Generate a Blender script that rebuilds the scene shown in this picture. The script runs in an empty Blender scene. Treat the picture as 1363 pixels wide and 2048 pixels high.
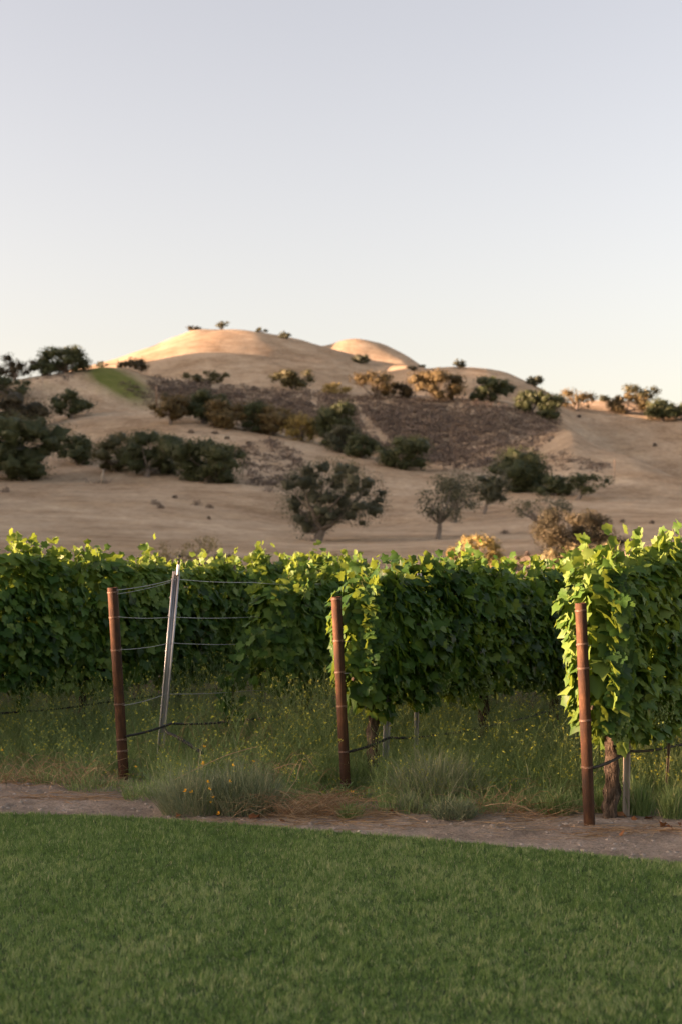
import bpy, math, random
import numpy as np
from mathutils import Vector, Matrix

# ------------------------------------------------------------------ camera, sky, sun, exposure
scene = bpy.context.scene
COL = scene.collection
R = math.radians
W0, H0, FPX, HOR = 1363.0, 2048.0, 2844.0, 1170.0
EYE = 1.7
PITCH = math.atan((HOR - H0 / 2) / FPX)

cam_d = bpy.data.cameras.new('camera')
cam = bpy.data.objects.new('camera', cam_d)
COL.objects.link(cam)
cam.location = (0, 0, EYE)
cam.rotation_euler = (R(90) + PITCH, 0, 0)
cam_d.sensor_fit = 'VERTICAL'
cam_d.sensor_height = 36.0
cam_d.lens = 36.0 * FPX / H0
cam_d.clip_start = 0.1
cam_d.clip_end = 9000
cam_d.dof.use_dof = True
cam_d.dof.focus_distance = 10.6
cam_d.dof.aperture_fstop = 2.5
scene.camera = cam

SUN_EL = R(6.5)
SUN_AZ = Vector((-0.99, -0.13, 0)).normalized()          # horizontal direction towards the sun
TAN_EL = math.tan(SUN_EL)
sun_vec = Vector((SUN_AZ.x * math.cos(SUN_EL), SUN_AZ.y * math.cos(SUN_EL), math.sin(SUN_EL)))

world = bpy.data.worlds.new('World')
scene.world = world
world.use_nodes = True
wn, wl = world.node_tree.nodes, world.node_tree.links
wn.clear()
sky = wn.new('ShaderNodeTexSky')
sky.sky_type = 'NISHITA'
sky.sun_disc = False
sky.sun_elevation = SUN_EL
sky.sun_rotation = math.atan2(SUN_AZ.x, SUN_AZ.y)
sky.altitude = 200
sky.air_density = 1.0
sky.dust_density = 3.0
sky.ozone_density = 1.2
hs = wn.new('ShaderNodeHueSaturation')
hs.inputs['Saturation'].default_value = 0.64
bg = wn.new('ShaderNodeBackground')
bg.inputs['Strength'].default_value = 0.065
wo = wn.new('ShaderNodeOutputWorld')
wl.new(sky.outputs[0], hs.inputs['Color'])
tint = wn.new('ShaderNodeMix')
tint.data_type = 'RGBA'
tint.blend_type = 'MULTIPLY'
tint.inputs[0].default_value = 1.0
tint.inputs[7].default_value = (1.215, 1.0, 0.918, 1)
wl.new(hs.outputs[0], tint.inputs[6])
wl.new(tint.outputs[2], bg.inputs[0])
wl.new(bg.outputs[0], wo.inputs[0])

sun_d = bpy.data.lights.new('sun', 'SUN')
sun_d.energy = 4.8
sun_d.angle = R(0.55)
sun_d.color = (1.0, 0.60, 0.38)
sun = bpy.data.objects.new('sun', sun_d)
COL.objects.link(sun)
sun.rotation_euler = sun_vec.to_track_quat('Z', 'Y').to_euler()

vs = scene.view_settings
vs.view_transform = 'Standard'
vs.look = 'None'
vs.exposure = 2.94
vs.gamma = 1.0
vs.use_curve_mapping = False
scene.cycles.max_bounces = 8
scene.cycles.transparent_max_bounces = 8

# ------------------------------------------------------------------ helpers
rng = np.random.default_rng(7)
random.seed(7)


def ray(px, py):
    """World direction of a photograph pixel."""
    x, y = (px - W0 / 2) / FPX, (H0 / 2 - py) / FPX
    c, s = math.cos(PITCH), math.sin(PITCH)
    return np.array([x, c - y * s, s + y * c])


def at(px, py, d):
    r = ray(px, py)
    return np.array([0, 0, EYE]) + r * (d / r[1])


def ground(px, py, z=0.0):
    r = ray(px, py)
    t = (z - EYE) / r[2]
    return np.array([r[0] * t, r[1] * t, z])


def hash2(i, j, seed):
    n = (i * 374761393 + j * 668265263 + seed * 974711) & 0x7fffffff
    n = ((n ^ (n >> 13)) * 1274126177) & 0x7fffffff
    return ((n ^ (n >> 16)) & 0xffff) / 65535.0


def vnoise(x, y, seed=0):
    x, y = np.asarray(x, float), np.asarray(y, float)
    i, j = np.floor(x).astype(np.int64), np.floor(y).astype(np.int64)
    fx, fy = x - i, y - j
    fx, fy = fx * fx * (3 - 2 * fx), fy * fy * (3 - 2 * fy)
    a, b = hash2(i, j, seed), hash2(i + 1, j, seed)
    c, d = hash2(i, j + 1, seed), hash2(i + 1, j + 1, seed)
    return (a + (b - a) * fx) * (1 - fy) + (c + (d - c) * fx) * fy


def fbm(x, y, seed=0, octaves=4):
    v, amp, tot = 0.0, 1.0, 0.0
    for o in range(octaves):
        v = v + amp * vnoise(np.asarray(x) * 2 ** o, np.asarray(y) * 2 ** o, seed + o)
        tot += amp
        amp *= 0.5
    return v / tot


def sstep(a, b, x):
    t = np.clip((np.asarray(x, float) - a) / (b - a), 0, 1)
    return t * t * (3 - 2 * t)


def mesh_data(name, V, faces, mat=None, smooth=False, var=None):
    """faces: list of (n,k) index arrays."""
    V = np.asarray(V, np.float32).reshape(-1, 3)
    faces = [np.asarray(f, np.int32) for f in faces if len(f)]
    me = bpy.data.meshes.new(name)
    me.vertices.add(len(V))
    me.vertices.foreach_set('co', V.ravel())
    loops = np.concatenate([f.ravel() for f in faces])
    sizes = np.concatenate([np.full(len(f), f.shape[1], np.int32) for f in faces])
    starts = np.concatenate([[0], np.cumsum(sizes)[:-1]]).astype(np.int32)
    me.loops.add(len(loops))
    me.loops.foreach_set('vertex_index', loops)
    me.polygons.add(len(sizes))
    me.polygons.foreach_set('loop_start', starts)
    me.update(calc_edges=True)
    if smooth:
        me.polygons.foreach_set('use_smooth', np.ones(len(sizes), bool))
    if var is not None:
        at_ = me.attributes.new('var', 'FLOAT', 'POINT')
        at_.data.foreach_set('value', np.asarray(var, np.float32).ravel())
    if mat:
        me.materials.append(mat)
    return me


def link(name, data, parent=None, loc=None, label=None, cat=None, group=None, kind=None):
    o = bpy.data.objects.new(name, data)
    COL.objects.link(o)
    if parent is not None:
        o.parent = parent
    if loc is not None:
        o.location = [float(v) for v in loc]
    if label:
        o['label'] = label
    if cat:
        o['category'] = cat
    if group:
        o['group'] = group
    if kind:
        o['kind'] = kind
    return o


class MB:
    """Collects pieces of ONE mesh."""
    def __init__(self):
        self.V, self.F, self.n, self.A = [], {}, 0, []

    def add(self, V, faces, var=0.0):
        V = np.asarray(V, float).reshape(-1, 3)
        self.V.append(V)
        self.A.append(np.broadcast_to(np.asarray(var, float), (len(V),)))
        for f in faces:
            f = np.asarray(f, np.int64)
            if len(f):
                self.F.setdefault(f.shape[1], []).append(f + self.n)
        self.n += len(V)

    def tube(self, P, r, sides=6, caps=True, var=0.0):
        P = np.asarray(P, float)
        r = np.broadcast_to(np.asarray(r, float), (len(P),))
        T = np.gradient(P, axis=0)
        T /= np.linalg.norm(T, axis=1)[:, None] + 1e-12
        ref = np.array([0, 0, 1.0]) if abs(T[0][2]) < 0.9 else np.array([1.0, 0, 0])
        U = np.cross(T, ref)
        U /= np.linalg.norm(U, axis=1)[:, None] + 1e-12
        Wv = np.cross(T, U)
        a = np.arange(sides) * 2 * np.pi / sides
        ring = P[:, None, :] + r[:, None, None] * (np.cos(a)[None, :, None] * U[:, None, :] + np.sin(a)[None, :, None] * Wv[:, None, :])
        V = ring.reshape(-1, 3)
        q = []
        k = np.arange(sides)
        for i in range(len(P) - 1):
            q.append(np.stack([i * sides + k, i * sides + (k + 1) % sides, (i + 1) * sides + (k + 1) % sides, (i + 1) * sides + k], 1))
        self.add(V, [np.concatenate(q)], var)
        if caps:
            base = self.n - len(V)
            self.F.setdefault(sides, []).append(np.array([base + k[::-1]]))
            self.F.setdefault(sides, []).append(np.array([base + (len(P) - 1) * sides + k]))

    def box(self, c, s, rot=None, var=0.0):
        v = np.array([[x, y, z] for x in (-1, 1) for y in (-1, 1) for z in (-1, 1)], float) * np.asarray(s) / 2
        if rot is not None:
            v = v @ np.array(rot).T
        self.add(v + np.asarray(c), [[[0, 1, 3, 2], [4, 6, 7, 5], [0, 4, 5, 1], [2, 3, 7, 6], [0, 2, 6, 4], [1, 5, 7, 3]]], var)

    def data(self, name, mat, smooth=False):
        return mesh_data(name, np.concatenate(self.V), [np.concatenate(f) for f in self.F.values()], mat, smooth, np.concatenate(self.A))

    def build(self, name, mat, parent=None, smooth=False, **kw):
        return link(name, self.data(name, mat, smooth), parent, **kw)


# ------------------------------------------------------------------ materials
def mat_base(name):
    m = bpy.data.materials.new(name)
    m.use_nodes = True
    nt = m.node_tree
    nt.nodes.clear()
    out = nt.nodes.new('ShaderNodeOutputMaterial')
    return m, nt, out


def N(nt, t, **kw):
    n = nt.nodes.new(t)
    for k, v in kw.items():
        if k in n.inputs:
            n.inputs[k].default_value = v
        else:
            setattr(n, k, v)
    return n


def ramp(nt, stops, fac=None):
    n = nt.nodes.new('ShaderNodeValToRGB')
    cr = n.color_ramp
    while len(cr.elements) > 1:
        cr.elements.remove(cr.elements[-1])
    cr.elements[0].position = stops[0][0]
    cr.elements[0].color = (*stops[0][1], 1)
    for p, c in stops[1:]:
        e = cr.elements.new(p)
        e.color = (*c, 1)
    if fac is not None:
        nt.links.new(fac, n.inputs[0])
    return n


def leaf_mat(name, stops, trans=0.35, tcol=(0.22, 0.30, 0.04), rough=0.5, use_rand=True, spec=0.3):
    m, nt, out = mat_base(name)
    a = N(nt, 'ShaderNodeAttribute', attribute_name='var')
    fac = a.outputs['Fac']
    if use_rand:
        oi = N(nt, 'ShaderNodeObjectInfo')
        ad = N(nt, 'ShaderNodeMath', operation='ADD')
        nt.links.new(fac, ad.inputs[0])
        nt.links.new(oi.outputs['Random'], ad.inputs[1])
        fr = N(nt, 'ShaderNodeMath', operation='PINGPONG')
        nt.links.new(ad.outputs[0], fr.inputs[0])
        fr.inputs[1].default_value = 1.0
        fac = fr.outputs[0]
    cr = ramp(nt, stops, fac)
    p = N(nt, 'ShaderNodeBsdfPrincipled', Roughness=rough)
    p.inputs['Specular IOR Level'].default_value = spec
    nt.links.new(cr.outputs[0], p.inputs['Base Color'])
    if trans > 0:
        t = N(nt, 'ShaderNodeBsdfTranslucent')
        mx = N(nt, 'ShaderNodeMix', data_type='RGBA', blend_type='MIX')
        mx.inputs[0].default_value = 0.6
        nt.links.new(cr.outputs[0], mx.inputs[6])
        mx.inputs[7].default_value = (*tcol, 1)
        nt.links.new(mx.outputs[2], t.inputs[0])
        ms = N(nt, 'ShaderNodeMixShader')
        ms.inputs[0].default_value = trans
        nt.links.new(p.outputs[0], ms.inputs[1])
        nt.links.new(t.outputs[0], ms.inputs[2])
        nt.links.new(ms.outputs[0], out.inputs[0])
    else:
        nt.links.new(p.outputs[0], out.inputs[0])
    return m


def noise_mat(name, stops, scale=5.0, detail=6.0, rough=0.8, bump=0.3, bscale=None, metallic=0.0, stretch=(1, 1, 1), spec=0.3, bdist=0.02):
    m, nt, out = mat_base(name)
    tc = N(nt, 'ShaderNodeTexCoord')
    mp = N(nt, 'ShaderNodeMapping')
    mp.inputs['Scale'].default_value = stretch
    nt.links.new(tc.outputs['Object'], mp.inputs[0])
    n = N(nt, 'ShaderNodeTexNoise', Scale=scale, Detail=detail, Roughness=0.65)
    nt.links.new(mp.outputs[0], n.inputs['Vector'])
    cr = ramp(nt, stops, n.outputs[0])
    p = N(nt, 'ShaderNodeBsdfPrincipled', Roughness=rough, Metallic=metallic)
    p.inputs['Specular IOR Level'].default_value = spec
    nt.links.new(cr.outputs[0], p.inputs['Base Color'])
    if bump:
        n2 = N(nt, 'ShaderNodeTexNoise', Scale=bscale or scale * 4, Detail=5.0)
        nt.links.new(mp.outputs[0], n2.inputs['Vector'])
        b = N(nt, 'ShaderNodeBump', Strength=bump, Distance=bdist)
        nt.links.new(n2.outputs[0], b.inputs['Height'])
        nt.links.new(b.outputs[0], p.inputs['Normal'])
    nt.links.new(p.outputs[0], out.inputs[0])
    return m


M = {}
M['rust'] = noise_mat('rusted_steel', [(0.34, (0.018, 0.010, 0.007)), (0.46, (0.040, 0.018, 0.009)), (0.58, (0.070, 0.031, 0.013)), (0.72, (0.13, 0.068, 0.032))], 11, 12, 0.85, 0.5, 110, 0.0, (1, 1, 0.35), bdist=0.004)
M['galv'] = noise_mat('galvanised_steel', [(0.3, (0.22, 0.225, 0.235)), (0.7, (0.38, 0.39, 0.40))], 12, 5, 0.42, 0.1, 60, 0.8, (1, 1, 0.2), bdist=0.002)
M['wire'] = noise_mat('wire_steel', [(0.3, (0.30, 0.30, 0.30)), (0.7, (0.5, 0.5, 0.5))], 30, 2, 0.4, 0, None, 0.7)
M['tie'] = noise_mat('rusty_wire', [(0.3, (0.13, 0.07, 0.045)), (0.7, (0.30, 0.22, 0.17))], 60, 3, 0.6, 0, None, 0.4)
M['hose'] = noise_mat('black_hose', [(0.3, (0.012, 0.012, 0.013)), (0.7, (0.03, 0.03, 0.032))], 20, 3, 0.5, 0)
M['pvc'] = noise_mat('white_pvc', [(0.3, (0.62, 0.62, 0.60)), (0.7, (0.75, 0.75, 0.74))], 20, 3, 0.4, 0)
M['bark'] = noise_mat('vine_bark', [(0.34, (0.030, 0.021, 0.015)), (0.5, (0.085, 0.062, 0.044)), (0.68, (0.19, 0.145, 0.105))], 30, 9, 0.95, 1.0, 60, 0, (1, 1, 0.3), bdist=0.05)
M['oakbark'] = noise_mat('oak_bark', [(0.3, (0.10, 0.085, 0.07)), (0.7, (0.25, 0.22, 0.19))], 3, 6, 0.9, 0.6, 10, 0, (1, 1, 0.3), bdist=0.1)
M['wood'] = noise_mat('weathered_wood', [(0.3, (0.14, 0.095, 0.065)), (0.7, (0.27, 0.20, 0.145))], 4, 6, 0.85, 0.3, 20, 0, (1, 1, 0.1))
M['paling'] = noise_mat('pale_timber', [(0.3, (0.26, 0.22, 0.17)), (0.7, (0.42, 0.37, 0.30))], 10, 6, 0.7, 0.3, 40, 0, (1, 1, 0.1), bdist=0.004)
M['stone'] = noise_mat('pale_stone', [(0.3, (0.20, 0.17, 0.145)), (0.7, (0.38, 0.34, 0.30))], 9, 5, 0.9, 0.5, 40)
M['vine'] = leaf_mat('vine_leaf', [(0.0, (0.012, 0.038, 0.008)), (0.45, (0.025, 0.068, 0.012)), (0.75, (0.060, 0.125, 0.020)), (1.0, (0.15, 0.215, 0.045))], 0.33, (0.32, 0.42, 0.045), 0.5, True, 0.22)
M['grape'] = leaf_mat('green_grape', [(0.0, (0.11, 0.16, 0.04)), (1.0, (0.20, 0.26, 0.07))], 0.2, (0.3, 0.36, 0.1), 0.35)
M['shoot'] = leaf_mat('green_cane', [(0.0, (0.10, 0.10, 0.04)), (1.0, (0.14, 0.15, 0.05))], 0.0)
M['lawn'] = leaf_mat('lawn_blade', [(0.0, (0.052, 0.108, 0.028)), (0.35, (0.100, 0.182, 0.048)), (0.7, (0.170, 0.255, 0.082)), (0.93, (0.30, 0.36, 0.17)), (1.0, (0.48, 0.45, 0.28))], 0.32, (0.21, 0.33, 0.07), 0.5, False)
M['weed'] = leaf_mat('weed_green', [(0.0, (0.080, 0.130, 0.042)), (0.5, (0.180, 0.265, 0.092)), (0.85, (0.30, 0.37, 0.155)), (1.0, (0.48, 0.40, 0.23))], 0.34, (0.28, 0.39, 0.11), 0.6, False)
M['greyweed'] = leaf_mat('grey_green_weed', [(0.0, (0.055, 0.078, 0.040)), (0.5, (0.145, 0.185, 0.108)), (0.9, (0.27, 0.30, 0.18)), (1.0, (0.42, 0.38, 0.23))], 0.28, (0.2, 0.25, 0.1), 0.6, True)
M['mustard'] = leaf_mat('mustard_flower', [(0.0, (0.30, 0.34, 0.06)), (1.0, (0.55, 0.52, 0.07))], 0.3, (0.5, 0.5, 0.08), 0.6, False)
M['poppy'] = leaf_mat('poppy_petal', [(0.0, (0.82, 0.36, 0.015)), (1.0, (0.85, 0.50, 0.04))], 0.35, (0.9, 0.48, 0.03), 0.5, True)
M['straw'] = leaf_mat('dry_straw', [(0.0, (0.22, 0.12, 0.055)), (0.4, (0.33, 0.21, 0.11)), (1.0, (0.50, 0.37, 0.22))], 0.2, (0.4, 0.26, 0.12), 0.7, False)
M['deadleaf'] = leaf_mat('dead_leaf', [(0.0, (0.12, 0.05, 0.02)), (1.0, (0.30, 0.13, 0.05))], 0.2, (0.3, 0.12, 0.04), 0.7, True)
OAK = {
    'dark': leaf_mat('oak_leaf_dark', [(0.0, (0.030, 0.041, 0.017)), (0.6, (0.060, 0.076, 0.030)), (1.0, (0.105, 0.112, 0.045))], 0.18, (0.11, 0.11, 0.035), 0.55, False),
    'olive': leaf_mat('oak_leaf_olive', [(0.0, (0.046, 0.050, 0.021)), (0.6, (0.086, 0.084, 0.036)), (1.0, (0.15, 0.13, 0.055))], 0.2, (0.16, 0.13, 0.04), 0.55, False),
    'grey': leaf_mat('oak_leaf_grey', [(0.0, (0.040, 0.048, 0.030)), (0.6, (0.075, 0.083, 0.050)), (1.0, (0.13, 0.132, 0.082))], 0.2, (0.14, 0.13, 0.06), 0.6, False),
    'brown': leaf_mat('oak_leaf_brown', [(0.0, (0.034, 0.032, 0.018)), (0.6, (0.060, 0.055, 0.030)), (1.0, (0.11, 0.088, 0.045))], 0.2, (0.15, 0.105, 0.045), 0.6, False),
    'gold': leaf_mat('bush_leaf_gold', [(0.0, (0.15, 0.125, 0.045)), (0.6, (0.27, 0.215, 0.07)), (1.0, (0.42, 0.33, 0.11))], 0.3, (0.4, 0.3, 0.08), 0.6, False),
    'sage': leaf_mat('bush_leaf_sage', [(0.0, (0.12, 0.11, 0.055)), (0.6, (0.20, 0.175, 0.085)), (1.0, (0.31, 0.25, 0.12))], 0.25, (0.3, 0.23, 0.08), 0.6, False),
    'sun_tinted': leaf_mat('oak_leaf_sun_tinted', [(0.0, (0.070, 0.056, 0.025)), (0.6, (0.125, 0.098, 0.042)), (1.0, (0.21, 0.155, 0.062))], 0.2, (0.24, 0.15, 0.05), 0.6, False),  # evening sun on these crowns painted into the leaf colour
    'scrub': leaf_mat('scrub_twig', [(0.0, (0.100, 0.080, 0.067)), (0.6, (0.145, 0.117, 0.097)), (1.0, (0.205, 0.165, 0.13))], 0.1, (0.15, 0.1, 0.06), 0.8, False),
}


def terrain_material():
    m, nt, out = mat_base('dry_grass_hill')
    geo = N(nt, 'ShaderNodeNewGeometry')
    L = nt.links.new

    def noise(scale, detail=5.0, rough=0.6, st=(1, 1, 1)):
        mp = N(nt, 'ShaderNodeMapping')
        mp.inputs['Scale'].default_value = st
        L(geo.outputs['Position'], mp.inputs[0])
        n = N(nt, 'ShaderNodeTexNoise', Scale=scale, Detail=detail, Roughness=rough)
        L(mp.outputs[0], n.inputs['Vector'])
        return n.outputs[0]
    big = ramp(nt, [(0.30, (0.330, 0.262, 0.190)), (0.5, (0.435, 0.355, 0.260)), (0.7, (0.53, 0.44, 0.33))], noise(0.018, 8, 0.68, (1, 1, 1)))
    fine = ramp(nt, [(0.3, (0.62, 0.60, 0.58)), (0.55, (1, 1, 1)), (0.75, (1.18, 1.15, 1.1))], noise(0.8, 8, 0.8))
    mul = N(nt, 'ShaderNodeMix', data_type='RGBA', blend_type='MULTIPLY')
    mul.inputs[0].default_value = 1.0
    L(big.outputs[0], mul.inputs[6])
    L(fine.outputs[0], mul.inputs[7])
    pm = ramp(nt, [(0.44, (1, 1, 1)), (0.56, (0.80, 0.76, 0.72)), (0.68, (0.66, 0.60, 0.55))], noise(0.045, 10, 0.78))
    mul2 = N(nt, 'ShaderNodeMix', data_type='RGBA', blend_type='MULTIPLY')
    mul2.inputs[0].default_value = 1.0
    L(mul.outputs[2], mul2.inputs[6])
    L(pm.outputs[0], mul2.inputs[7])
    mid = ramp(nt, [(0.34, (0.74, 0.71, 0.68)), (0.5, (1, 1, 1)), (0.66, (1.16, 1.14, 1.08))], noise(0.16, 9, 0.8))
    mul3 = N(nt, 'ShaderNodeMix', data_type='RGBA', blend_type='MULTIPLY')
    mul3.inputs[0].default_value = 1.0
    L(mul2.outputs[2], mul3.inputs[6])
    L(mid.outputs[0], mul3.inputs[7])
    mul = mul3
    at_ = N(nt, 'ShaderNodeAttribute', attribute_name='green')
    green = ramp(nt, [(0.3, (0.10, 0.13, 0.035)), (0.7, (0.19, 0.20, 0.075))], noise(0.12, 6, 0.7))
    mg = N(nt, 'ShaderNodeMix', data_type='RGBA')
    # the green patch has ragged edges
    ed = N(nt, 'ShaderNodeMath', operation='MULTIPLY_ADD')
    L(noise(0.08, 6, 0.7), ed.inputs[0])
    ed.inputs[1].default_value = 1.6
    ed.inputs[2].default_value = -0.8
    ad = N(nt, 'ShaderNodeMath', operation='ADD', use_clamp=True)
    L(at_.outputs['Fac'], ad.inputs[0])
    L(ed.outputs[0], ad.inputs[1])
    gm = N(nt, 'ShaderNodeMath', operation='MULTIPLY', use_clamp=True)
    L(ad.outputs[0], gm.inputs[0])
    L(at_.outputs['Fac'], gm.inputs[1])
    L(gm.outputs[0], mg.inputs[0])
    L(mul.outputs[2], mg.inputs[6])
    L(green.outputs[0], mg.inputs[7])
    at2 = N(nt, 'ShaderNodeAttribute', attribute_name='soil')
    soil = ramp(nt, [(0.3, (0.055, 0.042, 0.032)), (0.7, (0.12, 0.092, 0.07))], noise(3.0, 8, 0.7))
    m2 = N(nt, 'ShaderNodeMix', data_type='RGBA')
    L(at2.outputs['Fac'], m2.inputs[0])
    L(mg.outputs[2], m2.inputs[6])
    L(soil.outputs[0], m2.inputs[7])
    p = N(nt, 'ShaderNodeBsdfDiffuse', Roughness=0.6)
    L(m2.outputs[2], p.inputs[0])
    b = N(nt, 'ShaderNodeBump', Strength=0.5, Distance=0.35)
    L(noise(1.6, 7, 0.75), b.inputs['Height'])
    L(b.outputs[0], p.inputs['Normal'])
    L(p.outputs[0], out.inputs[0])
    return m


M['terrain'] = terrain_material()

# ------------------------------------------------------------------ terrain: vineyard floor, valley and hills, one sheet
def pchip(x, y, q):
    h = np.diff(x)
    dl = np.diff(y) / h
    d = np.zeros_like(y)
    for i in range(1, len(x) - 1):
        if dl[i - 1] * dl[i] > 0:
            w1, w2 = 2 * h[i] + h[i - 1], h[i] + 2 * h[i - 1]
            d[i] = (w1 + w2) / (w1 / dl[i - 1] + w2 / dl[i])
    d[0], d[-1] = dl[0], dl[-1]
    k = np.clip(np.searchsorted(x, q) - 1, 0, len(h) - 1)
    t = (q - x[k]) / h[k]
    return ((1 + 2 * t) * (1 - t) ** 2 * y[k] + t * (1 - t) ** 2 * h[k] * d[k] + t * t * (3 - 2 * t) * y[k + 1] + t * t * (t - 1) * h[k] * d[k + 1])


def poly(pts, q):
    p = np.array(pts, float)
    r = pchip(p[:, 0], p[:, 1], np.clip(q, p[0, 0], p[-1, 0]))
    return r


def zof(y, d):
    """Height above the lawn of something seen at picture row y from distance d."""
    return EYE + (HOR - y) * d / FPX


def layers(px):
    """(distance, height) knots for one bearing, front to back."""
    P = lambda pts: float(poly(pts, np.array([px]))[0])
    out = [(6.0, 0.0), (45.0, 0.0), (75.0, 0.2)]
    out.append((118.0, zof(P([(-300, 1118), (0, 1120), (400, 1124), (700, 1124), (1000, 1122), (1363, 1112), (1700, 1105)]), 118)))
    out.append((172.0, zof(P([(-300, 1060), (0, 1062), (300, 1068), (632, 1083), (900, 1080), (1150, 1072), (1363, 1060), (1700, 1050)]), 172)))
    out.append((262.0, zof(P([(-300, 965), (0, 968), (300, 972), (500, 982), (650, 1000), (800, 1010), (960, 1012), (1100, 1004), (1250, 1005), (1363, 1010), (1700, 1005)]), 262)))
    d4 = P([(-300, 390), (0, 390), (150, 390), (300, 380), (450, 365), (600, 350), (750, 332), (870, 322), (930, 337), (1000, 365), (1060, 390), (1120, 402), (1192, 378), (1266, 348), (1363, 315), (1700, 290)])
    y4 = P([(-300, 868), (0, 858), (150, 832), (300, 830), (450, 850), (600, 880), (750, 918), (870, 942), (930, 935), (1000, 906), (1060, 880), (1120, 856), (1192, 894), (1266, 922), (1363, 958), (1700, 985)])
    z4 = zof(y4, d4)
    out.append((d4, z4))
    dz5 = P([(-300, 3), (0, 3), (150, 0.5), (300, -2.0), (450, -5), (600, -7), (750, -6), (870, -2.0), (930, 2), (1000, 5), (1060, 5), (1120, 2), (1192, -4), (1266, -7), (1363, -8), (1700, -8)])
    out.append((d4 + 34, z4 + dz5))
    d7 = P([(-300, 470), (0, 470), (150, 480), (300, 505), (450, 520), (900, 515), (1050, 515), (1130, 535), (1200, 555), (1363, 570), (1700, 570)])
    y7 = P([(-300, 790), (0, 762), (80, 748), (150, 738), (205, 733), (250, 738), (300, 754), (450, 769), (600, 780), (750, 790), (900, 798), (1000, 806), (1060, 815), (1130, 812), (1200, 803), (1363, 815), (1700, 830)])
    z7 = zof(y7, d7)
    out.append((d7, z7))
    out.append((d7 + 90, z7 + P([(-300, -8), (0, -8), (200, -10), (300, -9), (450, -5), (900, -6), (1130, -14), (1363, -16), (1700, -16)])))
    d9 = P([(-300, 1050), (700, 1050), (760, 1030), (860, 900), (1700, 820)])
    y9 = P([(-300, 840), (0, 790), (150, 752), (215, 734), (300, 705), (350, 688), (400, 676), (450, 673), (500, 675), (560, 684), (640, 700), (700, 716), (760, 733), (850, 741), (900, 738), (960, 740), (1010, 748), (1060, 768), (1110, 792), (1200, 835), (1363, 870), (1700, 900)])
    z9 = zof(y9, d9)
    out.append((d9, z9))
    out.append((d9 + 110, z9 - 9))
    y11 = P([(-300, 850), (0, 800), (150, 754), (215, 727), (290, 697), (350, 671), (400, 657), (450, 657), (520, 665), (580, 678), (640, 692), (665, 688), (690, 680), (715, 677), (750, 682), (800, 705), (845, 736), (900, 775), (1000, 820), (1363, 880), (1700, 900)])
    z11 = zof(y11, 1350)
    out.append((1350.0, z11))
    out.append((1900.0, max(20.0, z11 - 120)))
    out.append((4500.0, 20.0))
    return np.array(out)


def shade_height(y):
    """How high above the ground the unseen western ridge is shaped to shade, along the valley."""
    p = [(-400, 1.3), (-60, 1.0), (12, 0.88), (60, 1.4), (118, 4.5), (140, 11), (172, 17), (262, 29), (300, 35), (330, 43), (350, 49), (380, 57), (394, 59), (412, 64), (440, 66), (480, 70), (520, 76), (560, 78), (700, 102), (740, 114), (780, 127), (820, 138), (850, 142), (880, 142), (915, 120), (1050, 122), (1300, 196), (1400, 218), (1700, 240)]
    p = np.array(p, float)
    return np.interp(y, p[:, 0], p[:, 1])


def ridge(x, y):
    """Unseen ridge to the west (left, outside the picture), shaped to hold back the low sun."""
    xr = -np.interp(y, [-300, -40, 40, 150, 300, 700, 1500], [95, 75, 110, 170, 260, 460, 800])
    wid = np.interp(y, [-300, 0, 100, 300, 700], [22, 20, 40, 80, 140])
    slope = SUN_AZ.y / SUN_AZ.x
    ys = y + slope * (0 - xr)                           # where the light grazing this crest reaches x = 0
    run = np.abs(xr) * math.hypot(1, slope)
    crest = shade_height(ys) + run * TAN_EL + 0.25 * np.sin(y * 0.16) + 0.2 * np.sin(y * 0.41)  # crest height worked back from the shadow wanted on valley and hills
    u = (x - xr) / wid
    back = np.where(u < 0, 0.30, 1.0)                   # long slope away from the valley
    return crest * np.exp(-(u * back) ** 2)


th_front = np.arctan((np.concatenate([np.arange(-900, -120, 26), np.arange(-120, 1490, 8), np.arange(1490, 2270, 26)]) - W0 / 2) / FPX)
th_left = np.linspace(-math.pi, th_front[0], 170)[:-1]
th_right = np.linspace(th_front[-1], math.pi, 40)[1:]
TH = np.concatenate([th_left, th_front, th_right])
RAD = np.concatenate([np.linspace(0.5, 60, 14), np.geomspace(64, 2200, 270), np.geomspace(2400, 5000, 6)])
Z = np.zeros((len(TH), len(RAD)))
for i, th in enumerate(TH):
    thc = np.clip(th, th_front[0], th_front[-1])
    lay = layers(np.clip(W0 / 2 + FPX * math.tan(thc), -300, 1700))
    fwd = RAD * math.cos(thc)
    z = pchip(lay[:, 0], lay[:, 1], np.clip(fwd, lay[0, 0], lay[-1, 0]))
    fade = 1 - sstep(0.10, 0.75, abs(th) - abs(thc))
    x, y = RAD * math.sin(th), RAD * math.cos(th)
    z = z * fade
    if th < 0:
        z = np.maximum(z, ridge(x, y)) if th < -0.27 else z
    und = (fbm(x / 55, y / 55, 3, 3) - 0.5) * 3.4 + (fbm(x / 16, y / 22, 9, 4) - 0.5) * 1.3
    Z[i] = z + und * sstep(90, 260, RAD) * (0.55 + 0.45 * sstep(400, 900, RAD))
XX, YY = RAD[None, :] * np.sin(TH)[:, None], RAD[None, :] * np.cos(TH)[:, None]
nT, nR = Z.shape
V = np.stack([XX, YY, Z], 2).reshape(-1, 3)
ii, jj = np.meshgrid(np.arange(nT - 1), np.arange(nR - 1), indexing='ij')
a = (ii * nR + jj).ravel()
F = np.stack([a, a + nR, a + nR + 1, a + 1], 1)[:, ::-1]
me = mesh_data('terrain', V, [F], M['terrain'], True)
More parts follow.
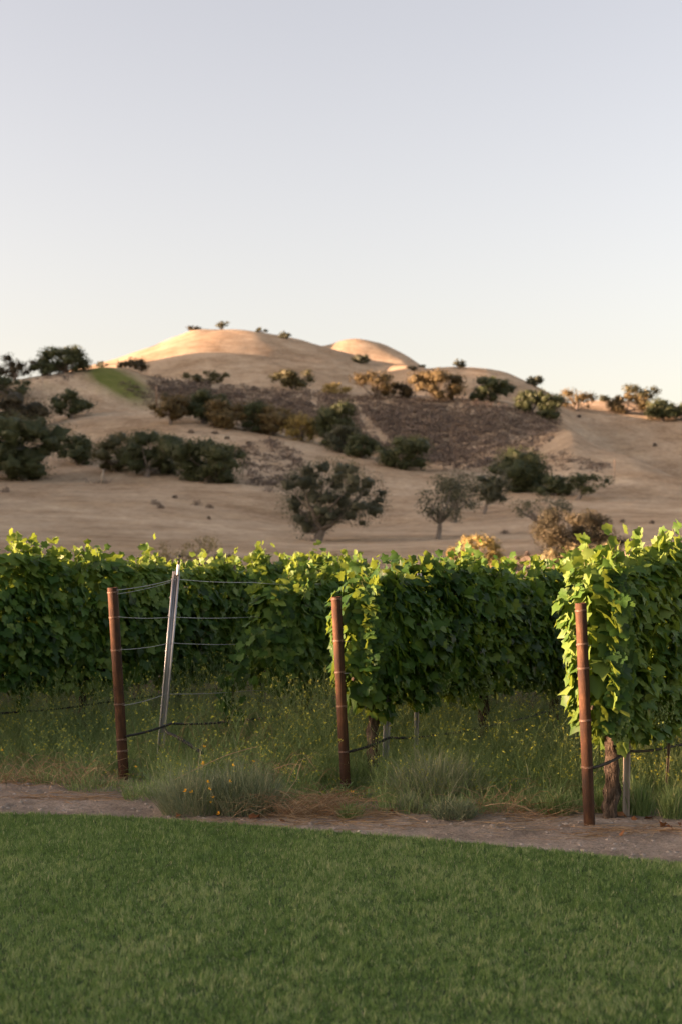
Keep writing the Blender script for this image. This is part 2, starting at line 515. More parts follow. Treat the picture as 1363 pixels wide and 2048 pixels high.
# picture coordinates of terrain points are used once, to find where the green patch lies on the knoll
PXv = W0 / 2 + FPX * V[:, 0] / np.maximum(V[:, 1], 1)
PYv = HOR - FPX * (V[:, 2] - EYE) / np.maximum(V[:, 1], 1)
u = (PXv - 232) / 74
cy = 762 + 0.45 * (PXv - 232)
green = np.exp(-(u ** 2)) * np.exp(-((PYv - cy) / 30) ** 2) * 1.5
green += 0.5 * np.exp(-((PXv - 95) / 45) ** 2) * np.exp(-((PYv - 770) / 9) ** 2)
green *= (V[:, 1] > 405) & (V[:, 1] < 520)
at_ = me.attributes.new('green', 'FLOAT', 'POINT')
at_.data.foreach_set('value', green.astype(np.float32))
soilv = 1 - sstep(35, 70, np.hypot(V[:, 0], V[:, 1]))
at_ = me.attributes.new('soil', 'FLOAT', 'POINT')
at_.data.foreach_set('value', soilv.astype(np.float32))
link('terrain', me, kind='structure')


def tz(x, y):
    """Terrain height by bilinear lookup."""
    th, r = math.atan2(x, y), math.hypot(x, y)
    i = min(max(int(np.searchsorted(TH, th)) - 1, 0), nT - 2)
    j = min(max(int(np.searchsorted(RAD, r)) - 1, 0), nR - 2)
    s, t = (th - TH[i]) / (TH[i + 1] - TH[i]), (r - RAD[j]) / (RAD[j + 1] - RAD[j])
    return (Z[i, j] * (1 - s) + Z[i + 1, j] * s) * (1 - t) + (Z[i, j + 1] * (1 - s) + Z[i + 1, j + 1] * s) * t


def hit(px, py, dmin=60.0, dmax=1800.0):
    """First terrain point under a picture position."""
    r = ray(px, py)
    d, step = dmin, 1.0
    best, bd = 1e9, None
    while d < dmax:
        x, y, z = r[0] * d / r[1], d, EYE + r[2] * d / r[1]
        g = z - tz(x, y)
        if g <= 0:
            return np.array([x, y, tz(x, y)])
        if g / d < best:
            best, bd = g / d, d
        d *= 1.004
    x, y = r[0] * bd / r[1], bd
    return np.array([x, y, tz(x, y)])


# ------------------------------------------------------------------ trees and bushes on the hills
def quads_at(C, size, var, flat=0.0, out=None):
    """Small four-cornered leaf sprays with random orientation at C."""
    n = len(C)
    a = rng.normal(size=(n, 3))
    if out is not None:
        a = a * 0.6 + out
    a /= np.linalg.norm(a, axis=1)[:, None]
    b = rng.normal(size=(n, 3))
    b[:, 2] *= 1 - flat
    b -= a * (a * b).sum(1)[:, None]
    b /= np.linalg.norm(b, axis=1)[:, None]
    c = np.cross(a, b)
    s = (size * (0.6 + 0.8 * rng.random(n)))[:, None]
    k = (0.45 + 0.4 * rng.random(n))[:, None]
    V = np.stack([C - b * s * 0.5, C + c * s * k * 0.5 - b * s * 0.08, C + b * s * 0.5, C - c * s * k * 0.5 + b * s * 0.05], 1).reshape(-1, 3)
    f = np.arange(4 * n).reshape(-1, 4)
    return V, f, np.repeat(var, 4)


def ico(sub_=1):
    t = (1 + 5 ** 0.5) / 2
    v = [np.array(p) / math.hypot(1, t) for p in ((-1, t, 0), (1, t, 0), (-1, -t, 0), (1, -t, 0), (0, -1, t), (0, 1, t), (0, -1, -t), (0, 1, -t), (t, 0, -1), (t, 0, 1), (-t, 0, -1), (-t, 0, 1))]
    f = [(0, 11, 5), (0, 5, 1), (0, 1, 7), (0, 7, 10), (0, 10, 11), (1, 5, 9), (5, 11, 4), (11, 10, 2), (10, 7, 6), (7, 1, 8), (3, 9, 4), (3, 4, 2), (3, 2, 6), (3, 6, 8), (3, 8, 9), (4, 9, 5), (2, 4, 11), (6, 2, 10), (8, 6, 7), (9, 8, 1)]
    for _ in range(sub_):
        mid, g = {}, []

        def m_(a, b):
            k = (min(a, b), max(a, b))
            if k not in mid:
                p = v[a] + v[b]
                v.append(p / np.linalg.norm(p))
                mid[k] = len(v) - 1
            return mid[k]
        for a, b, c in f:
            x, y, z = m_(a, b), m_(b, c), m_(c, a)
            g += [(a, x, z), (b, y, x), (c, z, y), (x, y, z)]
        f = g
    return np.array(v), np.array(f)


ICO_V, ICO_F = ico(1)


def bez(p0, p1, p2, n):
    t = np.linspace(0, 1, n)[:, None]
    return (1 - t) ** 2 * p0 + 2 * t * (1 - t) * p1 + t * t * p2


def make_tree(name, label, cat, bx, by, x0, x1, top, bot, tone, fill=1.0, trunk=True, forks=4, group=None, dmin=60.0, clump=0.2, n_mul=1.0, seed=0, dry=0.0):
    """An oak or bush: base pixel (bx,by), crown box x0..x1, top..bot in the photograph; depth from the terrain."""
    global rng
    keep = rng
    rng = np.random.default_rng(1000 + seed)
    base = hit(bx, by, dmin)
    d = base[1]
    m_px = d / FPX
    cw, ch = (x1 - x0) * m_px * 1.03, (bot - top) * m_px
    cx = ((x0 + x1) / 2 - bx) * m_px
    z0 = (by - bot) * m_px
    depth = cw * 0.85
    root = link(name, None, loc=base - np.array([0, 0, 0.15]), label=label, cat=cat, group=group)
    root.empty_display_size = 0.5
    # clump centres through the crown's volume, flatter below, uneven outline
    nC = int((0.6 if fill < 0.5 else 1.0) * np.clip(cw * ch / (clump * cw) ** 2 * 1.5, 7, 60) * (0.75 + 0.25 * fill))
    cl = []
    while len(cl) < nC:
        q = rng.uniform(-1, 1, 3)
        q[2] = rng.uniform(-1, 1)
        prof = math.sqrt(max(0, 1 - max(q[2], 0) ** 2 * 0.9)) * (1 - 0.35 * max(-q[2], 0) ** 1.5)
        rr = math.hypot(q[0], q[1])
        if rr > prof:
            continue
        if rr < 0.45 and abs(q[2]) < 0.45 and rng.random() < 0.6:
            continue
        cl.append(q)
    cl = np.array(cl)
    rad = clump * (0.5 + 0.85 * rng.random(nC))
    cen = np.stack([cx + cl[:, 0] * cw * (0.5 - clump * 0.55), cl[:, 1] * depth * (0.5 - clump * 0.5),
                    z0 + ch * (0.5 + cl[:, 2] * (0.5 - clump * 0.45))], 1)
    # leaves
    px_r = d / 1422.0                                   # metres per rendered pixel
    ls = max(0.13, 1.5 * px_r)
    area_px = cw * ch / px_r ** 2
    nL = int(np.clip(area_px / (ls / px_r) ** 2 * 7.0 * fill ** 1.2 * n_mul, 300, 11000 if n_mul == 1.0 else 16000))
    w = rad ** 2
    idx = rng.choice(nC, nL, p=w / w.sum())
    dirs = rng.normal(size=(nL, 3))
    dirs /= np.linalg.norm(dirs, axis=1)[:, None]
    rr = rng.random(nL) ** 0.4
    P = cen[idx] + dirs * (rr * rad[idx] * min(cw, ch * 1.6))[:, None] * np.array([1.0, 1.0, 0.8])
    for ax_, lo, hi in ((0, cx - cw / 2, cx + cw / 2), (2, z0, z0 + ch)):
        a_, b_ = np.percentile(P[:, ax_], (1.0, 99.0))
        k_ = (hi - lo) / (b_ - a_)
        cen[:, ax_] = lo + (cen[:, ax_] - a_) * k_
        P[:, ax_] = lo + (P[:, ax_] - a_) * k_
    P[:, 2] = np.maximum(P[:, 2], 0.05 + 0.1 * rng.random(nL))
    cv = rng.random(nC)
    var = np.clip(0.55 * cv[idx] + 0.45 * rng.random(nL), 0, 1)
    outd = dirs + np.array([0, 0, 0.25])
    outd /= np.linalg.norm(outd, axis=1)[:, None]
    Vq, fq, vq = quads_at(P, ls * (1.0 + 0.25 * rng.random()), var, 0.0, outd)
    mb = MB()
    mb.add(Vq, [fq], vq)
    if fill > 0.6:
        # dense leafy core inside every clump
        for k in range(nC):
            rr_ = rad[k] * min(cw, ch * 1.6) * (0.52 if fill > 0.85 else 0.36)
            u_ = ICO_V * np.clip(1 + 0.42 * rng.normal(size=(len(ICO_V), 1)), 0.3, 1.9)
            c_ = u_ * rr_ * np.array([1.0, 1.0, 0.8]) + cen[k]
            c_[:, 2] = np.maximum(c_[:, 2], 0.05)
            mb.add(c_, [ICO_F], np.clip(0.45 * cv[k] + 0.25 * rng.random(len(ICO_V)), 0, 1))
    mb.build('crown', OAK[tone], root)
    if trunk:
        mb = MB()
        tr = np.clip(cw * 0.04, 0.12, 0.5)
        fork = np.array([cx * 0.35, 0.0, max(z0 * 0.75 + ch * 0.05, 0.4)])
        mid = fork * 0.5 + np.array([rng.normal() * 0.2 * tr * 3, 0, 0])
        mb.tube(bez(np.array([0, 0, -0.1]), mid, fork, 6), np.linspace(tr * 1.35, tr, 6) * np.array([1.25, 1, 1, 1, 1, 1]), 7)
        order = np.argsort(-rad)[:max(forks * 3, 4)]
        for k in range(forks):
            tgt = cen[order[k % len(order)]]
            elbow = fork + (tgt - fork) * np.array([0.55, 0.55, 0.3])
            path = bez(fork, elbow, tgt, 7) + rng.normal(size=(7, 3)) * tr * 0.25 * np.linspace(0, 1, 7)[:, None]
            mb.tube(path, np.linspace(tr * 0.72, tr * 0.16, 7), 5, False)
            for _ in range(2):
                j = order[rng.integers(len(order))]
                st = path[rng.integers(2, 5)]
                mb.tube(bez(st, (st + cen[j]) / 2 + np.array([0, 0, -0.1 * ch]), cen[j], 5), np.linspace(tr * 0.36, tr * 0.08, 5), 4, False)
        mb.build('trunk', M['oakbark'], root, smooth=True)
    rng = keep
    return root


TREES = [
    # valley floor oaks
    ('oak_tree', 'large rounded oak standing alone in the valley meadow, pale forked trunk', 632, 1083, 566, 766, 920, 1060, 'grey', 0.84, True, 6, 0.13),
    ('oak_tree', 'thin grey oak with bare pale leaning trunk, leftmost of the meadow group on the right', 873, 1079, 836, 938, 950, 1040, 'grey', 0.58, True, 6, 0.15),
    ('oak_tree', 'thin grey oak close behind the pale leaning trunk', 908, 1046, 880, 960, 943, 1018, 'grey', 0.58, True, 5, 0.16),
    ('oak_tree', 'small grey oak on a leaning trunk below the big dark dome oak', 965, 1028, 940, 1022, 938, 1006, 'grey', 0.62, True, 4, 0.2),
    ('oak_tree', 'big dense dome oak with orange sunlit crown at the foot of the scrub slope', 1038, 985, 966, 1100, 900, 984, 'dark', 1.25, True, 3, 0.19),
    ('oak_tree', 'low dark dense oak between the dome oak and the flat spreading oak', 1108, 992, 1072, 1146, 950, 990, 'dark', 1.2, True, 3, 0.22),
    ('oak_tree', 'flat spreading oak with a bare trunk, right of the low dark oak', 1152, 1000, 1134, 1222, 946, 986, 'dark', 0.75, True, 4, 0.2),
    ('oak_tree', 'open airy oak with thin limbs above the broad brownish oak', 1080, 1060, 1026, 1140, 988, 1044, 'grey', 0.58, True, 6, 0.14),
    ('oak_tree', 'broad brownish oak reaching the ground behind the golden bushes on the right', 1152, 1106, 1068, 1240, 1018, 1104, 'brown', 0.84, True, 4, 0.17),
    # left flank
    ('oak_tree', 'very large dark oak at the left edge above the meadow', 50, 962, -70, 126, 832, 958, 'dark', 1.25, True, 3, 0.17),
    ('oak_tree', 'brownish rounded oak above the very large oak at the left edge', 20, 876, -45, 96, 786, 868, 'brown', 1.0, True, 3, 0.19),
    ('oak_tree', 'dark oak crown at the left edge just under the knoll top', 30, 800, -30, 62, 752, 796, 'dark', 1.1, True, 3, 0.2),
    ('oak_tree', 'tall dark oak standing on the skyline of the left knoll', 128, 746, 80, 177, 692, 744, 'dark', 1.15, True, 4, 0.17),
    ('oak_tree', 'brownish open oak on the skyline at the left edge', 32, 762, -15, 70, 712, 756, 'brown', 0.7, True, 4, 0.18),
    ('oak_tree', 'low dark oak on the skyline between the brownish oak and the tall dark oak', 84, 752, 60, 112, 718, 750, 'dark', 1.0, True, 3, 0.22),
    ('oak_tree', 'small dark round oak with a short trunk alone below the knoll', 143, 838, 104, 184, 780, 830, 'dark', 0.9, True, 4, 0.18),
    ('oak_tree', 'dim low oak filling the gap right of the very large oak', 155, 930, 118, 190, 868, 928, 'dark', 0.9, True, 3, 0.2),
    ('oak_tree', 'olive oak at the left end of the wide grove above the meadow', 232, 945, 188, 285, 868, 940, 'olive', 0.9, True, 3, 0.19),
    ('oak_tree', 'dark oak with visible trunk in the middle of the wide grove', 295, 955, 240, 372, 862, 945, 'dark', 1.1, True, 4, 0.18),
    ('oak_tree', 'dense oak with golden sunlit shoulder at the right end of the wide grove', 412, 966, 346, 486, 880, 964, 'dark', 1.25, True, 3, 0.18),
    ('oak_bush', 'small oak bush on the crest between the green patch and the dome hill', 266, 742, 236, 296, 716, 741, 'brown', 0.9, False, 3, 0.22),
    ('oak_bush', 'tiny grey bush on top of the left knoll', 202, 735, 190, 217, 723, 735, 'grey', 0.9, False, 3, 0.25),
    ('oak_tree', 'orange sunlit oak with a twin trunk beside the wooden post', 342, 850, 304, 376, 786, 838, 'sun_tinted', 0.95, True, 4, 0.19),
    ('oak_tree', 'dark oak right behind the orange twin trunk oak', 404, 848, 366, 456, 782, 844, 'dark', 1.1, True, 3, 0.2),
    ('oak_tree', 'olive oak with orange lit left side, third along the ridge row', 452, 858, 413, 492, 800, 856, 'sun_tinted', 1.0, True, 3, 0.2),
    ('oak_tree', 'dim dark oak tucked between two lit olive oaks on the ridge row', 505, 864, 478, 532, 800, 862, 'dark', 1.0, True, 3, 0.22),
    ('oak_tree', 'yellow olive oak in the middle of the ridge row', 548, 872, 505, 592, 812, 870, 'sun_tinted', 1.0, True, 3, 0.2),
    ('oak_tree', 'golden open oak left of the tall green oak on the ridge row', 605, 884, 570, 642, 828, 882, 'gold', 0.7, True, 4, 0.2),
    ('oak_tree', 'tall green round oak at the centre of the ridge row', 672, 898, 630, 712, 806, 892, 'dark', 1.2, True, 3, 0.19),
    ('oak_tree', 'grey green oak in front of the tall green round oak', 690, 908, 652, 722, 850, 904, 'grey', 1.1, True, 3, 0.21),
    ('oak_tree', 'low grey green oak beside the darkest oak of the ridge row', 726, 918, 690, 757, 868, 915, 'dark', 1.0, True, 3, 0.21),
    ('oak_tree', 'darkest broad oak at the right end of the ridge row', 808, 940, 755, 858, 872, 937, 'dark', 1.3, True, 3, 0.19),
    # upper crest
    ('oak_tree', 'flat olive oak on the upper crest, leftmost above the scrub', 412, 768, 368, 456, 738, 768, 'olive', 1.0, True, 3, 0.2),
    ('oak_tree', 'round olive oak alone on the crest below the dome hill', 584, 780, 543, 626, 739, 779, 'olive', 1.15, True, 3, 0.2),
    ('oak_bush', 'small golden bush on the crest right of the round olive oak', 668, 790, 645, 700, 766, 789, 'gold', 0.8, False, 3, 0.24),
    ('oak_tree', 'orange open oak with a gap under its crown on the crest', 746, 800, 703, 787, 744, 794, 'sun_tinted', 0.75, True, 4, 0.19),
    ('oak_bush', 'small brown bush between two crest oaks', 802, 798, 780, 828, 766, 798, 'brown', 0.9, False, 3, 0.24),
    ('oak_tree', 'wide orange topped oak in the middle of the upper crest', 874, 804, 820, 926, 742, 798, 'sun_tinted', 1.0, True, 4, 0.18),
    ('oak_tree', 'dark rounded oak right of the wide orange topped oak', 982, 806, 940, 1026, 754, 802, 'dark', 1.15, True, 3, 0.19),
    ('oak_tree', 'dark oak, upper one of the dark pair where the crest drops right', 1064, 828, 1030, 1092, 780, 822, 'dark', 1.1, True, 3, 0.2),
    ('oak_tree', 'dark oak, lower one of the dark pair where the crest drops right', 1100, 845, 1074, 1128, 784, 842, 'dark', 1.1, True, 3, 0.2),
    ('oak_tree', 'orange lit oak on the bare saddle right of the dark pair', 1152, 822, 1116, 1190, 777, 815, 'sun_tinted', 0.85, True, 4, 0.19),
    ('oak_tree', 'low lit oak in front on the right skyline ridge', 1248, 830, 1217, 1296, 788, 826, 'sun_tinted', 0.9, True, 4, 0.19),
    ('oak_tree', 'tall open oak on the right skyline ridge with sky under its crown', 1292, 818, 1245, 1317, 768, 800, 'olive', 0.85, True, 4, 0.2),
    ('oak_tree', 'dark low oak on the right skyline ridge near the right edge', 1324, 842, 1290, 1364, 797, 838, 'dark', 1.1, True, 3, 0.2),
    ('oak_tree', 'dark oak cut by the right edge on the skyline ridge', 1372, 842, 1338, 1410, 806, 840, 'dark', 1.1, True, 3, 0.2),
    ('oak_bush', 'tiny bush on the right skyline between the saddle oak and the ridge oaks', 1207, 803, 1195, 1221, 789, 803, 'grey', 0.9, False, 3, 0.25),
    # far summits
    ('oak_tree', 'tiny oak on the left summit, tallest on that skyline', 446, 659, 433, 458, 642, 656, 'grey', 0.6, True, 3, 0.25),
    ('oak_tree', 'tiny wispy oak on the summit slope, second along the far skyline', 523, 666, 512, 535, 655, 664, 'grey', 0.45, True, 3, 0.25),
    ('oak_tree', 'tiny rounded oak on the far skyline nearest the saddle', 569, 678, 558, 581, 663, 677, 'grey', 0.7, True, 3, 0.25),
    ('oak_bush', 'low dark bush on the far skyline left of the summit', 388, 660, 376, 401, 652, 661, 'brown', 0.9, False, 3, 0.25),
    ('oak_bush', 'lone dark bush on the right summit slope', 721, 728, 703, 739, 709, 728, 'grey', 1.1, False, 3, 0.24),
    ('oak_tree', 'small round oak on the skyline right of the right summit', 918, 739, 905, 931, 719, 737, 'grey', 0.85, True, 3, 0.24),
    ('oak_tree', 'small round oak on the skyline where the hill drops right', 1068, 775, 1052, 1084, 752, 772, 'grey', 0.9, True, 3, 0.22),
    ('oak_bush', 'low grey bush at the foot of the right summit', 830, 742, 812, 848, 730, 741, 'grey', 0.9, False, 3, 0.25),
    # bushes at the edge of the vineyard
    ('field_bush', 'bright golden bush behind the vines, right of centre', 960, 1142, 920, 1006, 1066, 1138, 'gold', 0.75, True, 5, 0.17),
    ('field_bush', 'slim golden bush left of the bright golden bush', 906, 1142, 888, 926, 1090, 1140, 'gold', 0.7, True, 4, 0.22),
    ('field_bush', 'pale round bush in front of the broad brownish oak', 1192, 1146, 1138, 1238, 1084, 1144, 'sage', 0.95, True, 5, 0.17),
    ('field_bush', 'low grey green bush left of the pale round bush', 1116, 1146, 1078, 1156, 1096, 1144, 'sage', 0.9, True, 4, 0.19),
    ('field_bush', 'golden bush at the right edge behind the tallest vines', 1362, 1140, 1334, 1396, 1074, 1138, 'gold', 0.8, True, 4, 0.2),
    ('field_bush', 'wispy bush with bare twigs above the vines on the left', 396, 1140, 350, 442, 1070, 1134, 'sage', 0.42, True, 7, 0.17),
    ('field_bush', 'small pale bush left of the wispy bush', 322, 1140, 300, 348, 1082, 1138, 'sage', 0.6, True, 4, 0.2),
    ('field_bush', 'small tan bush right of the wispy bush', 446, 1142, 424, 470, 1102, 1140, 'brown', 0.7, True, 4, 0.2),
    ('field_bush', 'low pale bush just above the vines at the centre', 654, 1142, 612, 700, 1102, 1140, 'sage', 0.7, True, 4, 0.2),
    ('field_bush', 'low bush hugging the vine tops between the two golden bush groups', 1030, 1142, 1004, 1070, 1108, 1140, 'sage', 0.7, True, 4, 0.2),
]
for k, (nm, lb, bx, by, x0, x1, tp, bt, tone, fill, trk, forks, cl) in enumerate(TREES):
    cat = 'tree' if nm == 'oak_tree' else 'bush'
    grp = {'oak_tree': 'oaks on the hills', 'oak_bush': 'bushes on the hills', 'field_bush': 'bushes along the far edge of the vineyard'}[nm]
    make_tree(nm, lb, cat, bx, by, x0, x1, tp, bt, tone, fill, trk, forks, grp, 95.0 if nm == 'field_bush' else 120.0, cl, {0: 2.0, 8: 1.8}.get(k, 1.0), {8: 117}.get(k, k))

# small lone shrubs on the bare slopes
SHRUBS = [(312, 1010, 24, 12, 'left shrub of a close pair on the meadow below the grove'), (322, 1017, 16, 8, 'right shrub of a close pair on the meadow below the grove'),
          (394, 1012, 24, 16, 'taller brown shrub in the meadow right of the close pair'), (419, 1017, 18, 10, 'low brown shrub next to the taller brown shrub'),
          (350, 997, 12, 7, 'tiny brown shrub on the meadow just under the grove'), (418, 1039, 9, 8, 'tiny lone shrub lowest on the left meadow'),
          (12, 985, 20, 12, 'small shrub under the very large oak at the left edge'), (1009, 1068, 22, 9, 'low grey shrub on the meadow below the small grey oak'),
          (1243, 1046, 14, 8, 'small shrub on the right meadow, left of two'), (1303, 1048, 12, 7, 'small shrub on the right meadow, right of two'),
          (1309, 893, 10, 8, 'lone dark shrub on the bare right slope'), (1053, 1112, 12, 9, 'dark little shrub behind the vines near the right bushes'),
          (1157, 838, 10, 6, 'tiny shrub on the dark slope below the saddle oak'), (540, 885, 22, 12, 'brown shrub at the upper edge of the near scrub patch'),
          (600, 922, 16, 9, 'brown shrub right of the near scrub patch'), (455, 880, 12, 7, 'small shrub on the bare ridge below the ridge row'),
          (497, 890, 12, 7, 'small shrub above the near scrub patch'), (160, 900, 22, 12, 'tawny shrub between the left oaks'),
          (540, 985, 30, 10, 'flat brown shrub below the near scrub patch'), (382, 868, 14, 8, 'russet shrub on the ridge above the grove'),
          (430, 870, 16, 7, 'russet shrub on the ridge, right of its twin')]


def make_shrub(px, py, w, h, label, seed):
    global rng
    keep = rng
    rng = np.random.default_rng(5000 + seed)
    b = hit(px, py, 110.0)
    m_px = b[1] / FPX
    n = 130
    P = rng.normal(size=(n, 3))
    P /= np.linalg.norm(P, axis=1)[:, None]
    P *= (rng.random(n) ** 0.4)[:, None]
    P[:, 2] = np.abs(P[:, 2])
    P = P * np.array([w * m_px / 2, w * m_px / 2, h * m_px]) * (0.8 + 0.4 * vnoise(P[:, 0] * 2 + 9, P[:, 1] * 2 + 3, seed))[:, None]
    V, f, v = quads_at(P, np.full(n, max(0.16, 1.3 * b[1] / 1422.0)), rng.random(n))
    root = link('shrub', None, loc=b, label=label, cat='shrub', group='lone shrubs on the slopes')
    link('foliage', mesh_data('foliage', V, [f], OAK['scrub'], False, v), root)
    mb = MB()
    for k in range(4):
        e = np.array([rng.normal() * w * m_px * 0.2, rng.normal() * w * m_px * 0.2, h * m_px * 0.7])
        mb.tube(bez(np.array([0, 0, -0.1]), e * np.array([0.2, 0.2, 0.6]), e, 4), [0.05, 0.04, 0.03, 0.015], 4, False)
    mb.build('stem', M['oakbark'], root)
    rng = keep


for k, sh in enumerate(SHRUBS):
    make_shrub(*sh, k)


# scrub that covers whole slopes: nobody could count it
def inpoly(x, y, poly_):
    p = np.array(poly_, float)
    c = np.zeros(len(x), bool)
    j = len(p) - 1
    for i in range(len(p)):
        cond = ((p[i, 1] > y) != (p[j, 1] > y)) & (x < (p[j, 0] - p[i, 0]) * (y - p[i, 1]) / (p[j, 1] - p[i, 1] + 1e-9) + p[i, 0])
        c ^= cond
        j = i
    return c


def scrub(name, label, polygon, count, size, dens_noise, bare=0.32, seed=1):
    global rng
    keep = rng
    rng = np.random.default_rng(seed)
    p = np.array(polygon, float)
    xs, ys = rng.uniform(p[:, 0].min(), p[:, 0].max(), count * 3), rng.uniform(p[:, 1].min(), p[:, 1].max(), count * 3)
    ok = inpoly(xs, ys, polygon)
    k_ = min(count, int(ok.sum()))
    jit = np.where(rng.random(k_) < 0.3, 13.0, 4.0)
    xs, ys = xs[ok][:count] + rng.normal(size=k_) * jit, ys[ok][:count] + np.abs(rng.normal(size=k_)) * jit * 0.7
    Vs, Fs, As, n0 = [], [], [], 0
    for x, y in zip(xs, ys):
        if vnoise(x / dens_noise, y / dens_noise * 1.8, seed + 4) * 0.65 + rng.random() * 0.35 < bare:
            continue
        if name == 'scrub' and seed == 11 and abs(y - (842 + (x - 728) * 0.95)) < 9 + 5 * math.sin(x * 0.2) and 715 < x < 790:
            continue
        b = hit(x, y, 200.0)
        s = size * (0.5 + 1.1 * rng.random() ** 2)
        n = 28
        P = rng.normal(size=(n, 3))
        P /= np.linalg.norm(P, axis=1)[:, None]
        P *= (rng.random(n) ** 0.35)[:, None]
        P[:, 2] = np.abs(P[:, 2]) * 0.9
        P = P * s + b
        V, f, v = quads_at(P, np.full(n, s * 0.32), np.clip(rng.random() * 0.75 + 0.25 * rng.random(n), 0, 1), 0.0, (P - b) / s)
        Vs.append(V); Fs.append(f + n0); As.append(v); n0 += len(V)
    link(name, mesh_data(name, np.concatenate(Vs), [np.concatenate(Fs)], OAK['scrub'], False, np.concatenate(As)), label=label, cat='scrub', kind='stuff')
    rng = keep


scrub('scrub', 'purplish brown scrub covering the face of the middle hill',
      [(300, 756), (420, 769), (560, 780), (700, 789), (830, 798), (950, 804), (1060, 824), (1120, 850), (1095, 868), (1070, 890), (1040, 905), (960, 934), (880, 930), (800, 914), (740, 898), (680, 882), (610, 866), (530, 848), (450, 832), (400, 822), (330, 800), (305, 780)], 5200, 1.4, 30, 0.28, 11)
scrub('scrub', 'brown scrub patch on the near ridge left of the lone meadow oak',
      [(488, 885), (545, 878), (585, 900), (612, 930), (600, 962), (560, 978), (505, 965), (478, 930)], 300, 1.0, 18, 0.36, 12)
scrub('scrub', 'thin scrub band crossing the right spur',
      [(1050, 892), (1130, 905), (1215, 930), (1205, 948), (1110, 940), (1060, 925)], 150, 0.9, 16, 0.42, 13)
scrub('scrub', 'dark scrub streak on the knoll below the green patch',
      [(232, 760), (262, 768), (310, 792), (312, 812), (280, 800), (245, 778)], 90, 1.0, 14, 0.36, 14)
scrub('scrub', 'russet scrub on the top of the left knoll',
      [(70, 750), (150, 741), (180, 745), (150, 758), (80, 768)], 60, 0.9, 14, 0.45, 15)


# posts and dead wood on the slopes
def pole(px, ytop, ybase, width, label, mat, name='wooden_post', cap=True):
    b = hit(px, ybase, 120.0)
    m_px = b[1] / FPX
    h = (ybase - ytop) * m_px
    root = link(name, None, loc=b, label=label, cat='post')
    mb = MB()
    r = width * m_px / 2
    mb.tube([(0, 0, -0.3), (0.01, 0, h * 0.5), (0.0, 0, h)], [r, r * 0.95, r * 0.85], 8)
    mb.build('shaft', mat, root, smooth=True)
    mb = MB()
    mb.tube([(0, 0, h + 0.004), (0, 0, h + 0.12), (0, 0, h + 0.2)], [r * 0.85, r * 0.7, r * 0.2], 8)
    mb.build('top', mat, root)


pole(313, 776, 816, 4.5, 'short thick wooden post on the slope beside the orange twin trunk oak', M['wood'])
pole(85, 756, 803, 2.0, 'thin pale post on the slope under the left knoll', M['paling'])
pole(1228, 922, 965, 1.3, 'thin post on the right spur', M['wood'])

b = hit(206, 968, 120.0)
root = link('dead_snag', None, loc=b, label='pale broken tree stump standing in dead branches below the grove', cat='stump')
mp_ = b[1] / FPX
mb = MB()
mb.tube([(0, 0, -0.2), (-0.1, 0, 1.2), (0.05, 0, 2.0), (0.1, 0, 28 * mp_)], [0.34, 0.26, 0.22, 0.12], 7)
mb.build('stub', M['paling'], root, smooth=True)
for k in range(9):
    mb = MB()
    x0 = random.uniform(-3.4, 2.6)
    x1 = x0 + random.uniform(-1.6, 1.6)
    mb.tube(bez(np.array([x0, random.uniform(-.8, .8), 0.1]), np.array([(x0 + x1) / 2, 0, random.uniform(0.3, 1.4)]), np.array([x1, random.uniform(-.8, .8), random.uniform(0.2, 1.3)]), 5), np.linspace(0.1, 0.03, 5), 5)
    mb.build('dead_branch', M['oakbark'], root)


# ------------------------------------------------------------------ lawn and dirt track
EDGE = np.array([ground(px, py)[:2] for px, py in [(0, 1634), (170, 1637), (340, 1646), (510, 1658), (680, 1672), (850, 1686), (1000, 1699), (1180, 1717), (1363, 1735)]])
EDGE = np.concatenate([[EDGE[0] + (EDGE[0] - EDGE[2]) * 14], [EDGE[0] + (EDGE[0] - EDGE[2]) * 2], EDGE, [EDGE[-1] + (EDGE[-1] - EDGE[-3]) * 1.6], [EDGE[-1] + (EDGE[-1] - EDGE[-3]) * 9]])


def edge_y(x):
    return np.interp(x, EDGE[:, 0], EDGE[:, 1])


def dirt_mat():
    m, nt, out = mat_base('packed_dirt')
    L = nt.links.new
    geo = N(nt, 'ShaderNodeNewGeometry')
    n1 = N(nt, 'ShaderNodeTexNoise', Scale=2.2, Detail=9.0, Roughness=0.68)
    n2 = N(nt, 'ShaderNodeTexNoise', Scale=38.0, Detail=6.0, Roughness=0.75)
    L(geo.outputs['Position'], n1.inputs['Vector'])
    L(geo.outputs['Position'], n2.inputs['Vector'])
    c1 = ramp(nt, [(0.3, (0.200, 0.164, 0.132)), (0.5, (0.33, 0.275, 0.225)), (0.7, (0.46, 0.39, 0.325))], n1.outputs[0])
    c2 = ramp(nt, [(0.3, (0.55, 0.53, 0.52)), (0.5, (1, 1, 1)), (0.70, (1.35, 1.32, 1.3))], n2.outputs[0])
    mx = N(nt, 'ShaderNodeMix', data_type='RGBA', blend_type='MULTIPLY')
    mx.inputs[0].default_value = 1.0
    L(c1.outputs[0], mx.inputs[6])
    L(c2.outputs[0], mx.inputs[7])
    p = N(nt, 'ShaderNodeBsdfPrincipled', Roughness=0.95)
    p.inputs['Specular IOR Level'].default_value = 0.1
    L(mx.outputs[2], p.inputs['Base Color'])
    b = N(nt, 'ShaderNodeBump', Strength=1.0, Distance=0.045)
    L(n2.outputs[0], b.inputs['Height'])
    L(b.outputs[0], p.inputs['Normal'])
    L(p.outputs[0], out.inputs[0])
    return m


M['dirt'] = dirt_mat()
M['turf'] = noise_mat('turf_soil', [(0.3, (0.030, 0.046, 0.016)), (0.7, (0.055, 0.08, 0.028))], 6, 6, 0.95, 0.6, 60)


